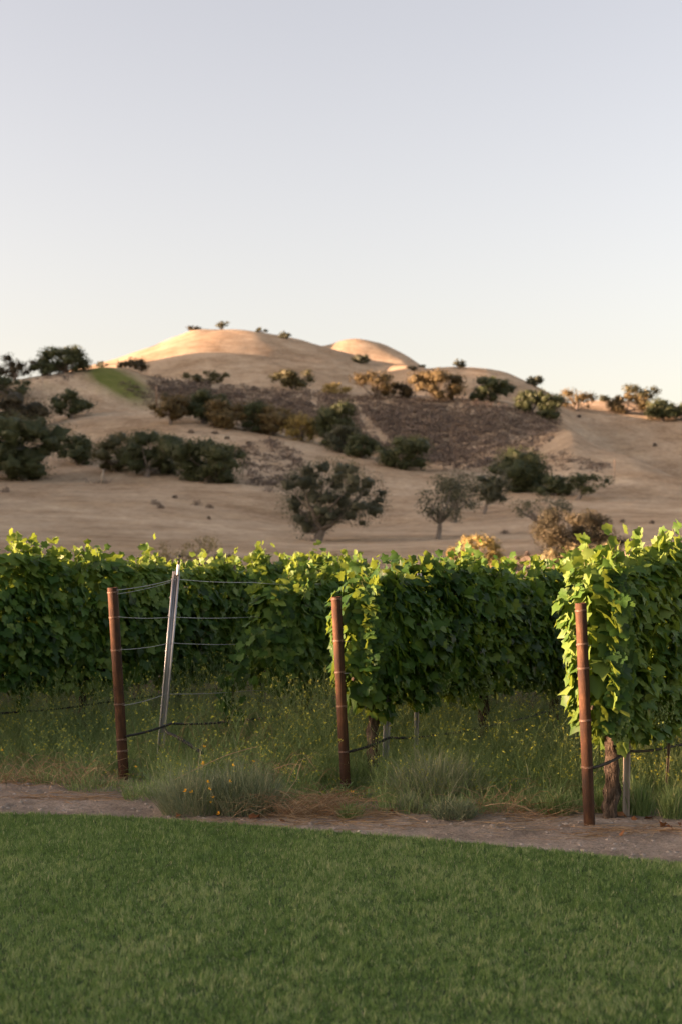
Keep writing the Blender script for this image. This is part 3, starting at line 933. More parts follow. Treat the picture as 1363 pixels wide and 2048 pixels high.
def dirt_z(x, y):
    e = y - edge_y(x)
    return 0.012 + 0.030 * sstep(0.25, 1.3, e) + 0.030 * (fbm(x * 3, y * 3, 21, 4) - 0.5) * sstep(0, 0.3, e) + 0.030 * (fbm(x * 16, y * 16, 5, 3) - 0.5) * sstep(0, 0.2, e)


gx = np.concatenate([np.linspace(-40, -5.2, 18), np.linspace(-5, 5, 330), np.linspace(5.2, 40, 18)])
ge = np.concatenate([[-0.25], np.linspace(-0.06, 2.4, 86), [3.2, 4.5]])
GX, GE = np.meshgrid(gx, ge, indexing='ij')
GY = edge_y(GX) + GE
V = np.stack([GX, GY, np.maximum(dirt_z(GX, GY), 0.006)], 2).reshape(-1, 3)
nx, ne = GX.shape
ii, jj = np.meshgrid(np.arange(nx - 1), np.arange(ne - 1), indexing='ij')
a = (ii * ne + jj).ravel()
link('dirt_path', mesh_data('dirt_path', V, [np.stack([a, a + ne, a + ne + 1, a + 1], 1)], M['dirt'], True), kind='structure')

# turf under the blades, 2 cm proud of the track
lx = np.concatenate([np.linspace(-40, -6, 12), np.linspace(-5.5, 5.5, 90), np.linspace(6, 40, 12)])
rows_ = []
for fy in np.concatenate([np.linspace(-30, 2.5, 8), np.linspace(3.0, 40, 2)[:0]]):
    rows_.append(np.stack([lx, np.full_like(lx, fy), np.full_like(lx, 0.022)], 1))
ey = edge_y(lx) + 0.02 * np.sin(lx * 9) + 0.02 * (vnoise(lx * 6, lx * 0, 3) - 0.5)
for k in np.linspace(0, 1, 12)[1:]:
    rows_.append(np.stack([lx, 2.5 + (ey - 2.5) * k, np.full_like(lx, 0.022)], 1))
rows_.append(np.stack([lx, ey + 0.004, np.full_like(lx, -0.02)], 1))
G = np.array(rows_)
nr, nx = G.shape[:2]
ii, jj = np.meshgrid(np.arange(nr - 1), np.arange(nx - 1), indexing='ij')
a = (ii * nx + jj).ravel()
link('lawn', mesh_data('lawn', G.reshape(-1, 3), [np.stack([a, a + 1, a + nx + 1, a + nx], 1)], M['turf'], True), kind='structure')


def blades(P, h, w, lean_dir, lean, var, two=True):
    """Grass blades: a bent strip ending in a point."""
    n = len(P)
    az = rng.random(n) * np.pi * 2
    side = np.stack([np.cos(az), np.sin(az), np.zeros(n)], 1) * (w / 2)[:, None]
    ld = np.stack([np.cos(lean_dir), np.sin(lean_dir), np.zeros(n)], 1)
    up = np.array([0, 0, 1.0])
    m = P + up * (h * 0.55)[:, None] + ld * (h * lean * 0.35)[:, None]
    t = P + up * (h * (1 - 0.35 * lean))[:, None] + ld * (h * lean)[:, None]
    if two:
        V = np.stack([P - side, P + side, m + side * 0.8, m - side * 0.8, t], 1).reshape(-1, 3)
        b = np.arange(n)[:, None] * 5
        return V, [b + np.array([[0, 1, 2, 3]]), b + np.array([[3, 2, 4]])], np.repeat(var, 5)
    V = np.stack([P - side, P + side, t], 1).reshape(-1, 3)
    b = np.arange(n)[:, None] * 3
    return V, [b + np.array([[0, 1, 2]])], np.repeat(var, 3)


mb = MB()
nB = 720000
yy = 4.7 + (10.9 - 4.7) * rng.random(nB) ** 0.9
xx = (rng.random(nB) * 2 - 1) * (0.245 * yy + 1.7)
ok = (np.abs(xx) < 0.245 * yy + 0.35 + 1.35 * rng.random(nB)) & (yy < edge_y(xx) + 0.022 * rng.normal(size=nB) + 0.07 * (fbm(xx * 5, yy * 0, 41, 4) - 0.5))
xx, yy = xx[ok], yy[ok]
pat = fbm(xx * 1.3, yy * 0.9, 31, 4)
pat2 = fbm(xx * 6.0, yy * 5.0, 37, 3)
pat3 = fbm(xx * 2.6 + 40, yy * 2.2, 51, 3)
n = len(xx)
tuft = hash2(np.floor(xx * 34 + 3 * vnoise(xx * 9, yy * 9, 5)).astype(np.int64), np.floor(yy * 26 + 3 * vnoise(xx * 8, yy * 8, 6)).astype(np.int64), 17)
h = (0.016 + 0.019 * rng.random(n)) * (0.35 + 0.55 * pat2 + 0.85 * tuft ** 1.4)
wd = 0.0032 + 0.0020 * rng.random(n)
ld = 6.28 * tuft * 3 + rng.normal(size=n) * 0.8
lean = 0.10 + 0.50 * rng.random(n)
var = np.clip(0.40 + 0.45 * (pat - 0.5) + 0.45 * (pat2 - 0.5) + 0.35 * (pat3 - 0.5) + 0.50 * (tuft - 0.45) + 0.22 * rng.normal(size=n), 0, 0.96)
dead = rng.random(n) < 0.022
var[dead] = 1.0
P = np.stack([xx, yy, np.full(n, 0.020)], 1)
near = yy < 5.2
for mask, two in ((near, True), (~near, False)):
    Vb, Fb, Ab = blades(P[mask], h[mask], wd[mask] * (1.0 if two else 1.25), ld[mask], lean[mask], var[mask], two)
    mb.add(Vb, Fb, Ab)
mb.build('lawn_grass', M['lawn'], label='short mown green lawn grass filling the foreground', cat='grass', kind='stuff')

# ------------------------------------------------------------------ vineyard layout
DIR = np.array([0.56, 0.83, 0.0])
DIR /= np.linalg.norm(DIR)
NRM = np.array([DIR[1], -DIR[0], 0.0])                  # towards the camera side of a row
P1 = at(249, 1570, 12.2); P1[2] = 0
P2 = at(692, 1592, 11.46); P2[2] = 0
P3 = at(1178, 1657, 9.95); P3[2] = 0
P0 = P1 - NRM * 2.1 - DIR * 0.55
PM = P0 - NRM * 2.2 - DIR * 0.3


def rowpt(P, t, v=0.0, z=0.0):
    return P + DIR * t + NRM * v + np.array([0, 0, z])


def end_post(base, top_px, d_top, tie_rows, label, dia):
    """Leaning rusted pipe, open at the top, with wire wound round it."""
    top = at(*top_px, d_top)
    ax = top - base
    Lh = np.linalg.norm(ax)
    root = link('end_post', None, loc=base, label=label, cat='post', group='rusted end posts of the vine rows')
    rot = Vector(ax).to_track_quat('Z', 'Y')
    root.rotation_mode = 'QUATERNION'
    root.rotation_quaternion = rot
    r = dia / 2
    mb = MB()
    S = 28
    a = np.arange(S) * 2 * np.pi / S
    prof = [(r, -0.35), (r, 0.0), (r, Lh * 0.3), (r, Lh * 0.6), (r, Lh - 0.004), (r - 0.002, Lh), (r - 0.007, Lh), (r - 0.008, Lh - 0.01), (r - 0.008, Lh - 0.5), (0.0005, Lh - 0.51)]
    Vp = np.concatenate([np.stack([rr * np.cos(a), rr * np.sin(a), np.full(S, zz)], 1) for rr, zz in prof])
    k = np.arange(S)
    q = np.concatenate([np.stack([i * S + k, i * S + (k + 1) % S, (i + 1) * S + (k + 1) % S, (i + 1) * S + k], 1) for i in range(len(prof) - 1)])
    mb.add(Vp, [q])
    mb.build('pipe', M['rust'], root, smooth=True)
    for y in tie_rows:
        zt = Lh * (1 - (y - top_px[1]) / (HOR + FPX * EYE / base[1] - top_px[1]))
        mb = MB()
        tt = np.linspace(0, 2 * np.pi * 2.2, 46)
        tilt = random.uniform(-0.2, 0.2)
        rr = r + 0.0025
        pts = np.stack([rr * np.cos(tt), rr * np.sin(tt), zt + 0.0035 * tt / 6.28 * 2 + tilt * r * np.cos(tt + 0.6) * 0.7], 1)
        mb.tube(pts, 0.0024, 5)
        mb.build('wire_tie', M['tie'], root, smooth=True)
    return root


end_post(P1, (225.5, 1175), 12.13, [1186, 1236, 1300, 1408, 1478, 1500], 'rusted pipe post with bare wires and no vine around it, leftmost', 0.088)
end_post(P2, (672, 1193.5), 11.40, [1201, 1282, 1345, 1412, 1502, 1565], 'rusted pipe post at the end of the middle row, vine leaves touching its top', 0.081)
end_post(P3, (1160, 1206), 9.88, [1224, 1290, 1337, 1440, 1531], 'rusted pipe post standing in bare dirt, rightmost', 0.079)


def steel_stake(base, top, label, width=0.058, group='steel stakes in the rows', mat='galv', hooks=12, face=0.0):
    ax = np.asarray(top) - np.asarray(base)
    Lh = np.linalg.norm(ax)
    root = link('steel_stake', None, loc=base, label=label, cat='stake', group=group)
    zv = Vector(ax).normalized()
    xv = Vector((math.cos(face), math.sin(face), 0))
    xv = (xv - zv * xv.dot(zv)).normalized()
    yv = zv.cross(xv)
    root.rotation_mode = 'QUATERNION'
    root.rotation_quaternion = Matrix((xv, yv, zv)).transposed().to_quaternion()
    w = width / 2
    # rolled channel with a raised spine between two flanges
    outer = [(-w, 0.000), (-w * 0.86, -0.004), (-w * 0.52, -0.004), (-w * 0.36, 0.016), (-w * 0.12, 0.020), (0, 0.012), (w * 0.12, 0.020), (w * 0.36, 0.016), (w * 0.52, -0.004), (w * 0.86, -0.004), (w, 0.000)]
    o = np.array(outer)
    inner = o + np.array([0, 0.0035])
    sec = np.concatenate([o, inner[::-1]])
    S = len(sec)
    zs = [-0.3, 0, Lh * 0.5, Lh]
    V_ = np.concatenate([np.stack([sec[:, 0], sec[:, 1], np.full(S, z)], 1) for z in zs])
    k = np.arange(S)
    q_ = np.concatenate([np.stack([i * S + k, i * S + (k + 1) % S, (i + 1) * S + (k + 1) % S, (i + 1) * S + k], 1) for i in range(len(zs) - 1)])
    mb = MB()
    mb.add(V_, [q_])
    half = len(o)
    capf = np.array([[j, j + 1, S - 2 - j, S - 1 - j] for j in range(half - 1)])
    mb.F[4].append(capf + 3 * S)
    mb.build('channel', M[mat], root)
    for i in range(hooks):
        mb = MB()
        z = Lh * (0.3 + 0.66 * i / max(hooks - 1, 1))
        sgn = -1 if i % 2 else 1
        mb.box((sgn * (w + 0.003), 0.003, z), (0.006, 0.005, 0.016))
        mb.build('hook', M[mat], root)
    return root


sb = rowpt(P1, 0.62); sb[2] = 0
st_top = at(353, 1143, sb[1] - 0.05)
sb_vis = at(322, 1500, sb[1])
ax = (st_top - sb_vis); sbase = sb_vis - ax * (sb_vis[2] / ax[2])
steel_stake(sbase, st_top, 'bare leaning galvanised stake carrying a sprinkler, right of the leftmost rusted post', 0.066, hooks=16, face=0.25)
# sprinkler on top of the stake
axn = ax / np.linalg.norm(ax)
root = link('sprinkler', None, loc=st_top, label='black sprinkler head on a white riser pipe on top of the bare leaning stake', cat='sprinkler')
root.rotation_mode = 'QUATERNION'
root.rotation_quaternion = Vector(ax).to_track_quat('Z', 'Y')
mb = MB(); mb.tube([(0, -0.016, -0.03), (0, -0.016, 0.03), (0, -0.016, 0.062)], [0.013, 0.013, 0.013], 12); mb.build('riser', M['pvc'], root, smooth=True)
mb = MB(); mb.tube([(0, -0.016, 0.063), (0, -0.016, 0.075), (0, -0.016, 0.078), (0, -0.016, 0.10)], [0.009, 0.009, 0.013, 0.013], 10); mb.build('collar', M['hose'], root)
mb = MB()
mb.tube([(-0.004, -0.016, 0.101), (-0.016, -0.016, 0.118), (-0.010, -0.016, 0.142), (0.004, -0.016, 0.150)], [0.005, 0.005, 0.005, 0.006], 6)
mb.build('bridge', M['hose'], root)
mb = MB(); mb.tube([(0.004, -0.016, 0.101), (0.006, -0.016, 0.125)], [0.006, 0.004], 8); mb.build('nozzle', M['hose'], root)
mb = MB(); mb.box((0.016, -0.016, 0.137), (0.034, 0.012, 0.012)); mb.build('spinner', M['hose'], root)
# its feed hose
mb = MB()
h0 = at(328, 1466, sb[1] - 0.06)
h1 = at(345, 1470, sb[1] - 0.12)
h2 = at(372, 1482, sb[1] - 0.25)
h3 = at(408, 1510, sb[1] - 0.4)
mb.tube(np.concatenate([bez(at(329, 1452, sb[1] - 0.05), h0, h1, 5), bez(h1, h2, h3, 8)[1:]]), 0.016, 8)
mb.build('feed_hose', M['hose'], label='short black hose dropping from the foot of the bare leaning stake', cat='hose', smooth=True)

s2 = rowpt(P2, 0.52, 0.03)
steel_stake(s2, s2 + np.array([0.075, 0.05, 1.72]), 'grey stake beside the twisted trunk in the middle row', 0.062, hooks=8, face=0.35)
s3 = rowpt(P3, 0.52, 0.05)
steel_stake(s3, s3 + np.array([0.05, 0.04, 1.75]), 'pale stake beside the thick trunk in the right row', 0.058, mat='paling', hooks=6, face=0.3)
s4 = rowpt(P3, 1.1, 0.12)
steel_stake(s4, s4 + np.array([0.06, 0.03, 0.78]), 'thin low stake in the shade of the right row, near the right edge', 0.022, mat='wood', hooks=0)
s5 = rowpt(P2, 0.90, 0.10)
steel_stake(s5, s5 + np.array([0.04, 0.03, 1.80]), 'grey stake top poking through the leaves of the middle row', 0.04, hooks=4, face=0.2)
s6 = rowpt(P0, 4.45, 0.16)
steel_stake(s6, s6 + np.array([0.02, 0.03, 1.93]), 'weathered stake showing at a gap in the back row, right of the sprinkler', 0.06, mat='wood', hooks=0, face=0.2)


# trellis wires and drip lines: one object for each line
def wire(pts, r, label, name='trellis_wire', cat='wire', mat='wire', group=None, strands=1):
    pts = np.array(pts)
    Ppts = []
    for i in range(len(pts) - 1):
        n_ = 10
        for t in np.linspace(0, 1, n_, endpoint=False):
            p = pts[i] * (1 - t) + pts[i + 1] * t
            p = p - np.array([0, 0, 0.012 * 4 * t * (1 - t)])
            Ppts.append(p)
    Ppts.append(pts[-1])
    Ppts = np.array(Ppts)
    mb = MB()
    mb.tube(Ppts, r, 5)
    return mb.build(name, M[mat], label=label, cat=cat, group=group, smooth=True)


def on_post(P, topz, z, lean):
    return P + np.array([lean[0], lean[1], 0]) * (z / topz) + np.array([0, 0, z])


zr = lambda y, d: EYE - (y - HOR) * d / FPX
D1, DS = P1[1], sb[1]
lean1 = at(225.5, 1175, 12.13) - P1


def stake_at(y):
    k = (zr(y, DS)) / (st_top[2])
    return sbase + (st_top - sbase) * k + np.array([0, -0.01, 0])


for y0, y1, y2, nm in ((1180, 1158, 1168, 'highest'), (1233, 1233.5, 1234, 'second'), (1298, 1285, 1288, 'third'), (1408, 1386, 1378, 'lowest')):
    a0 = on_post(P1, lean1[2], zr(y0, D1), lean1) + NRM * 0.046
    far = rowpt(P1, 2.6); far = at(620, y2, far[1])
    wire([a0, stake_at(y1), at(505, (y1 + 2 * y2) / 3, rowpt(P1, 1.9)[1]), far, far + DIR * 6 + np.array([0, 0, 0.05 * (1 if y0 > 1200 else 0)])], 0.0027, f'{nm} bare trellis wire from the leftmost rusted post past the sprinkler stake', group='bare wires of the left row')
a0 = on_post(P1, lean1[2], zr(1188, D1), lean1) + NRM * 0.046
wire([a0, stake_at(1161)], 0.002, 'short slack wire just under the highest wire between post and sprinkler stake', group='bare wires of the left row')
for P_, rows, who in ((P2, (1282, 1345), 'middle'), (P3, (1290, 1337), 'right')):
    for q_, y in enumerate(rows):
        a0 = P_ + np.array([-0.05, -0.04, zr(y, P_[1])]) + NRM * 0.042
        wire([a0, a0 + DIR * 2.5 + np.array([0, 0, 0.04]), a0 + DIR * 7], 0.0022, f'{("upper", "lower")[q_]} trellis wire entering the leaves of the {who} row', group='wires inside the vines')
for P_, zh, who, tl in ((P1, 0.42, 'left', 8), (P2, 0.375, 'middle', 9), (P3, 0.44, 'right', 7), (P0, 0.45, 'back', 9)):
    a0 = P_ + np.array([-0.02, -0.02, zh]) + NRM * 0.05
    pts = [a0] + [rowpt(P_, t, 0.07 + 0.02 * math.sin(t * 3), zh + 0.04 + 0.03 * math.sin(t * 4.1)) for t in (0.5, 1.3, 2.4, 3.6, 5.0, tl)]
    wire(pts, 0.011, f'black drip hose along the foot of the {who} row', 'drip_hose', 'hose', 'hose', 'drip hoses of the rows')


# ------------------------------------------------------------------ grapevines
def leaf_shape(detail, seed):
    """Five-lobed toothed leaf, petiole at the origin, tip along +Y, face +Z; about one unit long."""
    r_ = random.Random(seed)
    if detail:
        half = [(0.05, 0.03), (0.16, -0.10), (0.33, -0.12), (0.47, 0.02), (0.55, 0.20), (0.41, 0.29), (0.54, 0.46), (0.47, 0.62), (0.27, 0.59), (0.22, 0.79), (0.10, 0.92)]
    else:
        half = [(0.17, -0.11), (0.50, 0.06), (0.40, 0.28), (0.52, 0.52), (0.22, 0.66)]
    Lf = [(x * r_.uniform(0.9, 1.1), y + r_.uniform(-0.025, 0.025)) for x, y in half]
    Rt = [(-x * r_.uniform(0.9, 1.1), y + r_.uniform(-0.025, 0.025)) for x, y in half]
    ol = [(0, 0.0)] + Lf + [(r_.uniform(-.03, .03), 1.0)] + Rt[::-1]
    ol = np.array([(0, 0.34)] + ol)
    fold, curl, wav = r_.uniform(0.05, 0.30), r_.uniform(0.1, 0.4), r_.uniform(0.02, 0.06)
    z = fold * np.abs(ol[:, 0]) - curl * (ol[:, 1] - 0.3) ** 2 + wav * np.sin(7 * ol[:, 0] + 5 * ol[:, 1] + seed)
    if seed % 3 == 0:
        z = -z * 0.7
    V_ = np.column_stack([ol, z])
    n_ = len(ol) - 1
    k = np.arange(n_)
    f = np.stack([np.zeros(n_, int), 1 + k, 1 + (k + 1) % n_], 1)
    return V_, f


FINE = [leaf_shape(True, s) for s in range(6)]
COARSE = [leaf_shape(False, s) for s in range(8)]
FINE_ME = [mesh_data('leaf', v, [f], M['vine'], True, np.zeros(len(v))) for v, f in FINE]


def leaf_frames(nrm, tip):
    nrm = nrm / np.linalg.norm(nrm, axis=1)[:, None]
    y = tip - nrm * (nrm * tip).sum(1)[:, None]
    y /= np.linalg.norm(y, axis=1)[:, None] + 1e-9
    x = np.cross(y, nrm)
    return x, y, nrm


def leaf_mesh(name, P, nrm, tip, size, var, shapes):
    x, y, z = leaf_frames(nrm, tip)
    pick = rng.integers(len(shapes), size=len(P))
    Vs, Fs, As, n0 = [], [], [], 0
    for k, (v, f) in enumerate(shapes):
        m = pick == k
        if not m.any():
            continue
        s = size[m][:, None, None]
        W_ = P[m][:, None, :] + s * (v[None, :, 0:1] * x[m][:, None, :] + v[None, :, 1:2] * y[m][:, None, :] + v[None, :, 2:3] * z[m][:, None, :])
        c = m.sum()
        Vs.append(W_.reshape(-1, 3))
        Fs.append((f[None] + (np.arange(c) * len(v))[:, None, None]).reshape(-1, 3) + n0)
        As.append(np.repeat(var[m], len(v)))
        n0 += c * len(v)
    return mesh_data(name, np.concatenate(Vs), [np.concatenate(Fs)], M['vine'], True, np.concatenate(As))


def grape_mesh(seed):
    r_ = np.random.default_rng(seed)
    mb = MB()
    # a low ball for each berry
    t = (1 + 5 ** 0.5) / 2
    iv = np.array([(-1, t, 0), (1, t, 0), (-1, -t, 0), (1, -t, 0), (0, -1, t), (0, 1, t), (0, -1, -t), (0, 1, -t), (t, 0, -1), (t, 0, 1), (-t, 0, -1), (-t, 0, 1)]) / math.hypot(1, t)
    fi = np.array([(0, 11, 5), (0, 5, 1), (0, 1, 7), (0, 7, 10), (0, 10, 11), (1, 5, 9), (5, 11, 4), (11, 10, 2), (10, 7, 6), (7, 1, 8), (3, 9, 4), (3, 4, 2), (3, 2, 6), (3, 6, 8), (3, 8, 9), (4, 9, 5), (2, 4, 11), (6, 2, 10), (8, 6, 7), (9, 8, 1)])
    for k in range(34):
        z = -0.15 * r_.random()
        rr = 0.042 * (1 - abs(z + 0.04) / 0.14) + 0.012
        an = r_.random() * 6.28
        c = np.array([rr * math.cos(an), rr * math.sin(an), z])
        mb.add(iv * 0.0085 * r_.uniform(0.8, 1.15) + c, [fi], r_.random())
    return mb.data('grape_cluster', M['grape'], True)


GRAPES = [grape_mesh(s) for s in range(3)]


def vine_trunk(root, h, r0, seed, lean=(0, 0)):
    r_ = np.random.default_rng(seed)
    mb = MB()
    n_ = 18
    S = 14
    zz = np.linspace(-0.1, h, n_)
    ang = np.arange(S) * 2 * np.pi / S
    ring = []
    for i, z in enumerate(zz):
        t = max(z, 0) / h
        c = np.array([lean[0] * t + 0.018 * math.sin(z * 9 + seed), lean[1] * t + 0.015 * math.cos(z * 7 + seed), z])
        rr = r0 * (1.15 - 0.3 * t + 0.5 * max(0, t - 0.82) + (0.2 if i == 0 else 0))
        rad = rr * (1 + 0.15 * np.sin(3 * ang + 5 * z + seed) + 0.12 * np.sin(7 * ang - 9 * z) + 0.17 * r_.normal(size=S))
        ring.append(c + np.stack([rad * np.cos(ang), rad * np.sin(ang), 0.006 * r_.normal(size=S)], 1))
    V_ = np.concatenate(ring)
    k = np.arange(S)
    q_ = np.concatenate([np.stack([i * S + k, i * S + (k + 1) % S, (i + 1) * S + (k + 1) % S, (i + 1) * S + k], 1) for i in range(n_ - 1)])
    mb.add(V_, [q_, ])
    mb.F.setdefault(S, []).append(np.array([(n_ - 1) * S + k]))
    return mb.build('trunk', M['bark'], root, smooth=True)


def make_vine(P, t, label, length=1.5, z0=0.66, z1=1.95, half=0.27, n=900, parts=200, start=False, seed=0, trunk_r=0.04, tshift=0.0, lit=0.0, group=None, shoots=20, grapes=4):
    """One grapevine; the canopy runs length metres along the row centred on t."""
    global rng
    keep = rng
    rng = np.random.default_rng(9000 + seed)
    org = rowpt(P, t)
    root = link('grapevine', None, loc=org, label=label, cat='vine', group=group)
    root.rotation_euler = (0, 0, math.atan2(DIR[1], DIR[0]))    # local x runs along the row, local -y faces the camera side
    vine_trunk(root, z0 + 0.16, trunk_r, seed).location = (tshift, 0, 0)
    mb = MB()
    for sgn in (-1, 1):
        a_ = np.array([tshift, 0, z0 + 0.10])
        b_ = np.array([sgn * length * 0.5, 0.01 * sgn, z0 + 0.17])
        mb.tube(bez(a_, np.array([tshift + sgn * 0.08, 0, z0 + 0.2]), b_, 8) + rng.normal(size=(8, 3)) * 0.008, np.linspace(0.028, 0.016, 8), 7, True)
    mb.build('cordon', M['bark'], root, smooth=True)
    # leaves: outer shell on both faces, fill inside, ragged top
    L2 = length / 2
    u_ = rng.uniform(-L2 - 0.12, L2 + 0.12, n)
    if start:
        u_ = np.where(u_ < -L2, -L2 + rng.random(n) * 0.06, u_)
    s_abs = t + u_
    ztop = z1 - 0.09 + 0.18 * (fbm(s_abs * 2.1, s_abs * 0 + seed * 0.01 + P[0], 77, 3) - 0.5) * 2
    if start:
        ztop = ztop - 0.15 * np.exp(-(u_ + L2) / 0.30)
    zbot = z0 + 0.22 * (fbm(s_abs * 3.0, s_abs * 0 + 5.5 + P[0], 78, 3) - 0.5) * 2
    zf = rng.random(n) ** 0.92
    z = zbot + (ztop - zbot) * zf
    hw = half * (0.80 + 0.75 * (fbm(s_abs * 2.4, z * 2.4, 79, 3) - 0.5)) * (1 - 0.30 * sstep(0.72, 1.0, zf)) * (0.75 + 0.25 * sstep(0.0, 0.25, zf))
    side = np.where(rng.random(n) < 0.62, -1.0, 1.0)
    inner = rng.random(n) < 0.42
    v_ = side * hw * np.where(inner, rng.random(n), 0.86 + 0.28 * rng.random(n))
    if start:
        e = np.exp(-(u_ + L2) / 0.14)
        v_ = v_ * (1 - 0.25 * e)
    nr = np.stack([rng.normal(size=n) * 0.55, side * (0.9 + 0.3 * rng.normal(size=n)), 0.42 + 0.42 * rng.normal(size=n)], 1)
    topm = zf > 0.86
    nr[topm, 2] += 0.7
    if start:
        em = (u_ + L2) < 0.22
        nr[em, 0] -= 1.0
    tip = np.stack([rng.normal(size=n) * 0.5, side * 0.35, -0.9 + 0.45 * rng.normal(size=n)], 1)
    tip[topm] += rng.normal(size=(topm.sum(), 3)) * 0.6
    size = 0.058 + 0.066 * rng.random(n) ** 1.2
    size = np.where(inner, size * 1.4, size)
    var = np.clip(0.20 + 0.42 * rng.random(n) + 0.38 * sstep(0.62, 0.95, zf) + lit * (0.5 + 0.5 * rng.random(n)), 0, 0.97)  # lit puts missing sunlight into the leaf colour as paler tones
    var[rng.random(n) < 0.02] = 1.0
    Pl = np.stack([u_, v_, z], 1)
    # long shoots above the hedge
    cane = MB()
    Ps, Ns, Ts, Ss, Vs_ = [Pl], [nr], [tip], [size], [var]
    for k in range(shoots):
        us = rng.uniform(-L2, L2)
        zt = float(np.interp(us, np.sort(u_), ztop[np.argsort(u_)]))
        hgt = 0.03 + 0.17 * rng.random() * (0.4 + 1.2 * float(vnoise(np.array([(t + us) * 2.6]), np.array([P[0] * 3.0]), 83)[0]))
        p0 = np.array([us, rng.normal() * 0.11, zt - 0.15])
        p2 = p0 + np.array([rng.normal() * 0.09, rng.normal() * 0.08, hgt + 0.12])
        path = bez(p0, (p0 + p2) / 2 + np.array([0.03, 0, 0.04]), p2, 7)
        cane.tube(path, np.linspace(0.004, 0.0015, 7), 4, False, 0.5)
        m_ = 11
        tq = np.linspace(0.15, 1, m_)
        pq = np.array([path[min(int(q * 6), 6)] for q in tq]) + rng.normal(size=(m_, 3)) * 0.04
        Ps.append(pq)
        Ns.append(np.stack([rng.normal(size=m_), rng.normal(size=m_), 0.4 + 0.5 * rng.normal(size=m_)], 1))
        Ts.append(np.stack([rng.normal(size=m_), rng.normal(size=m_), rng.normal(size=m_) * 0.6], 1))
        Ss.append((0.118 - 0.040 * tq) * (0.85 + 0.3 * rng.random(m_)))
        Vs_.append(np.clip(0.45 + 0.40 * tq + 0.12 * rng.normal(size=m_), 0, 0.97))
    # a few hanging canes under the hedge
    for k in range(3):
        us = rng.uniform(-L2, L2)
        p0 = np.array([us, -0.14 * rng.random(), z0 + 0.1])
        p2 = p0 + np.array([rng.normal() * 0.1, -0.1 * rng.random(), -0.08 - 0.16 * rng.random()])
        path = bez(p0, (p0 + p2) / 2 + np.array([0.05, -0.05, 0]), p2, 6)
        cane.tube(path, np.linspace(0.004, 0.002, 6), 4, False, 0.2)
        m_ = 6
        Ps.append(path + rng.normal(size=(m_, 3)) * 0.03)
        Ns.append(np.stack([rng.normal(size=m_) * 0.5, -1 + 0.3 * rng.normal(size=m_), 0.4 + 0.3 * rng.normal(size=m_)], 1))
        Ts.append(np.stack([rng.normal(size=m_) * 0.5, np.full(m_, -0.2), np.full(m_, -1.0)], 1))
        Ss.append(0.08 + 0.04 * rng.random(m_))
        Vs_.append(0.3 + 0.4 * rng.random(m_))
    cane.build('cane', M['shoot'], root, kind='stuff')
    Pl, nr, tip, size, var = (np.concatenate(q) for q in (Ps, Ns, Ts, Ss, Vs_))
    # the leaves that show largest, towards the camera side and the open end, are parts of their own
    outw = -Pl[:, 1] + 0.35 * np.maximum(0, Pl[:, 2] - z1) + (0.8 * np.maximum(0, 0.25 - (Pl[:, 0] + L2)) if start else 0) + 0.05 * rng.random(len(Pl))
    sel = np.zeros(len(Pl), bool)
    if parts:
        sel[np.argsort(-outw)[:parts]] = True
    x, y, zz = leaf_frames(nr, tip)
    for i in np.nonzero(sel)[0]:
        o = bpy.data.objects.new('leaf', FINE_ME[rng.integers(len(FINE_ME))])
        COL.objects.link(o)
        o.parent = root
        s = float(size[i])
        o.matrix_local = Matrix(((x[i, 0] * s, y[i, 0] * s, zz[i, 0] * s, Pl[i, 0]), (x[i, 1] * s, y[i, 1] * s, zz[i, 1] * s, Pl[i, 1]), (x[i, 2] * s, y[i, 2] * s, zz[i, 2] * s, Pl[i, 2]), (0, 0, 0, 1)))
    link('foliage', leaf_mesh('foliage', Pl[~sel], nr[~sel], tip[~sel], size[~sel], var[~sel], COARSE), root, kind='stuff')
    for k in range(grapes):
        o = link('grape_cluster', GRAPES[k % 3], root, kind='stuff', loc=(rng.uniform(-L2, L2), -0.16 - 0.12 * rng.random(), z0 + 0.08 + 0.14 * rng.random()))
        o.rotation_euler = (0, 0, rng.random() * 6)
        o.scale = (1, 1, 1.0 + 0.3 * rng.random())
    rng = keep
    return root


ORD = ['first', 'second', 'third', 'fourth', 'fifth', 'sixth']
vi = 0
# back row, behind the leftmost post
for k, t in enumerate((0.7, 2.2, 3.7, 5.2, 6.7)):
    lab = ['leafy vine in the back row cut by the left edge', 'dense vine in the back row left of the leftmost rusted post', 'dense vine in the back row behind the sprinkler stake',
           'vine in the back row seen between the wires right of the sprinkler', 'far vine of the back row behind the young trailing shoots'][k]
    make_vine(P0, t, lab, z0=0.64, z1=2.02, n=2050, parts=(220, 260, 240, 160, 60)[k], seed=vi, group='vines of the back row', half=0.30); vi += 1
# left row: starts behind the bare stretch of wire
for k, t in enumerate((2.62, 4.1, 5.6)):
    lab = ['bright vine with trailing shoots where the bare wires end', 'vine of the left row right behind the middle rusted post', 'far vine of the left row behind the middle row'][k]
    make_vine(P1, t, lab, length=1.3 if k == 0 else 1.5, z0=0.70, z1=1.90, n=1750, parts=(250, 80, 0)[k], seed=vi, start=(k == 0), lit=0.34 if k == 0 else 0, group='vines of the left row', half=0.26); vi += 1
# middle row
for k, t in enumerate((0.80, 2.3, 3.8, 5.3)):
    lab = ['sunlit vine with twisted trunk right behind the middle rusted post', 'shaded vine in the middle row, second from its post', 'shaded vine in the middle row, third from its post', 'far vine of the middle row just left of the rightmost post'][k]
    make_vine(P2, t, lab, z0=0.76 if k == 0 else 0.70, z1=1.89, n=2450, parts=(300, 280, 220, 140)[k], seed=vi, start=(k == 0), lit=0.05 if k == 0 else 0, tshift=-0.40 if k == 0 else 0, trunk_r=0.045, group='vines of the middle row', half=0.29, grapes=7); vi += 1
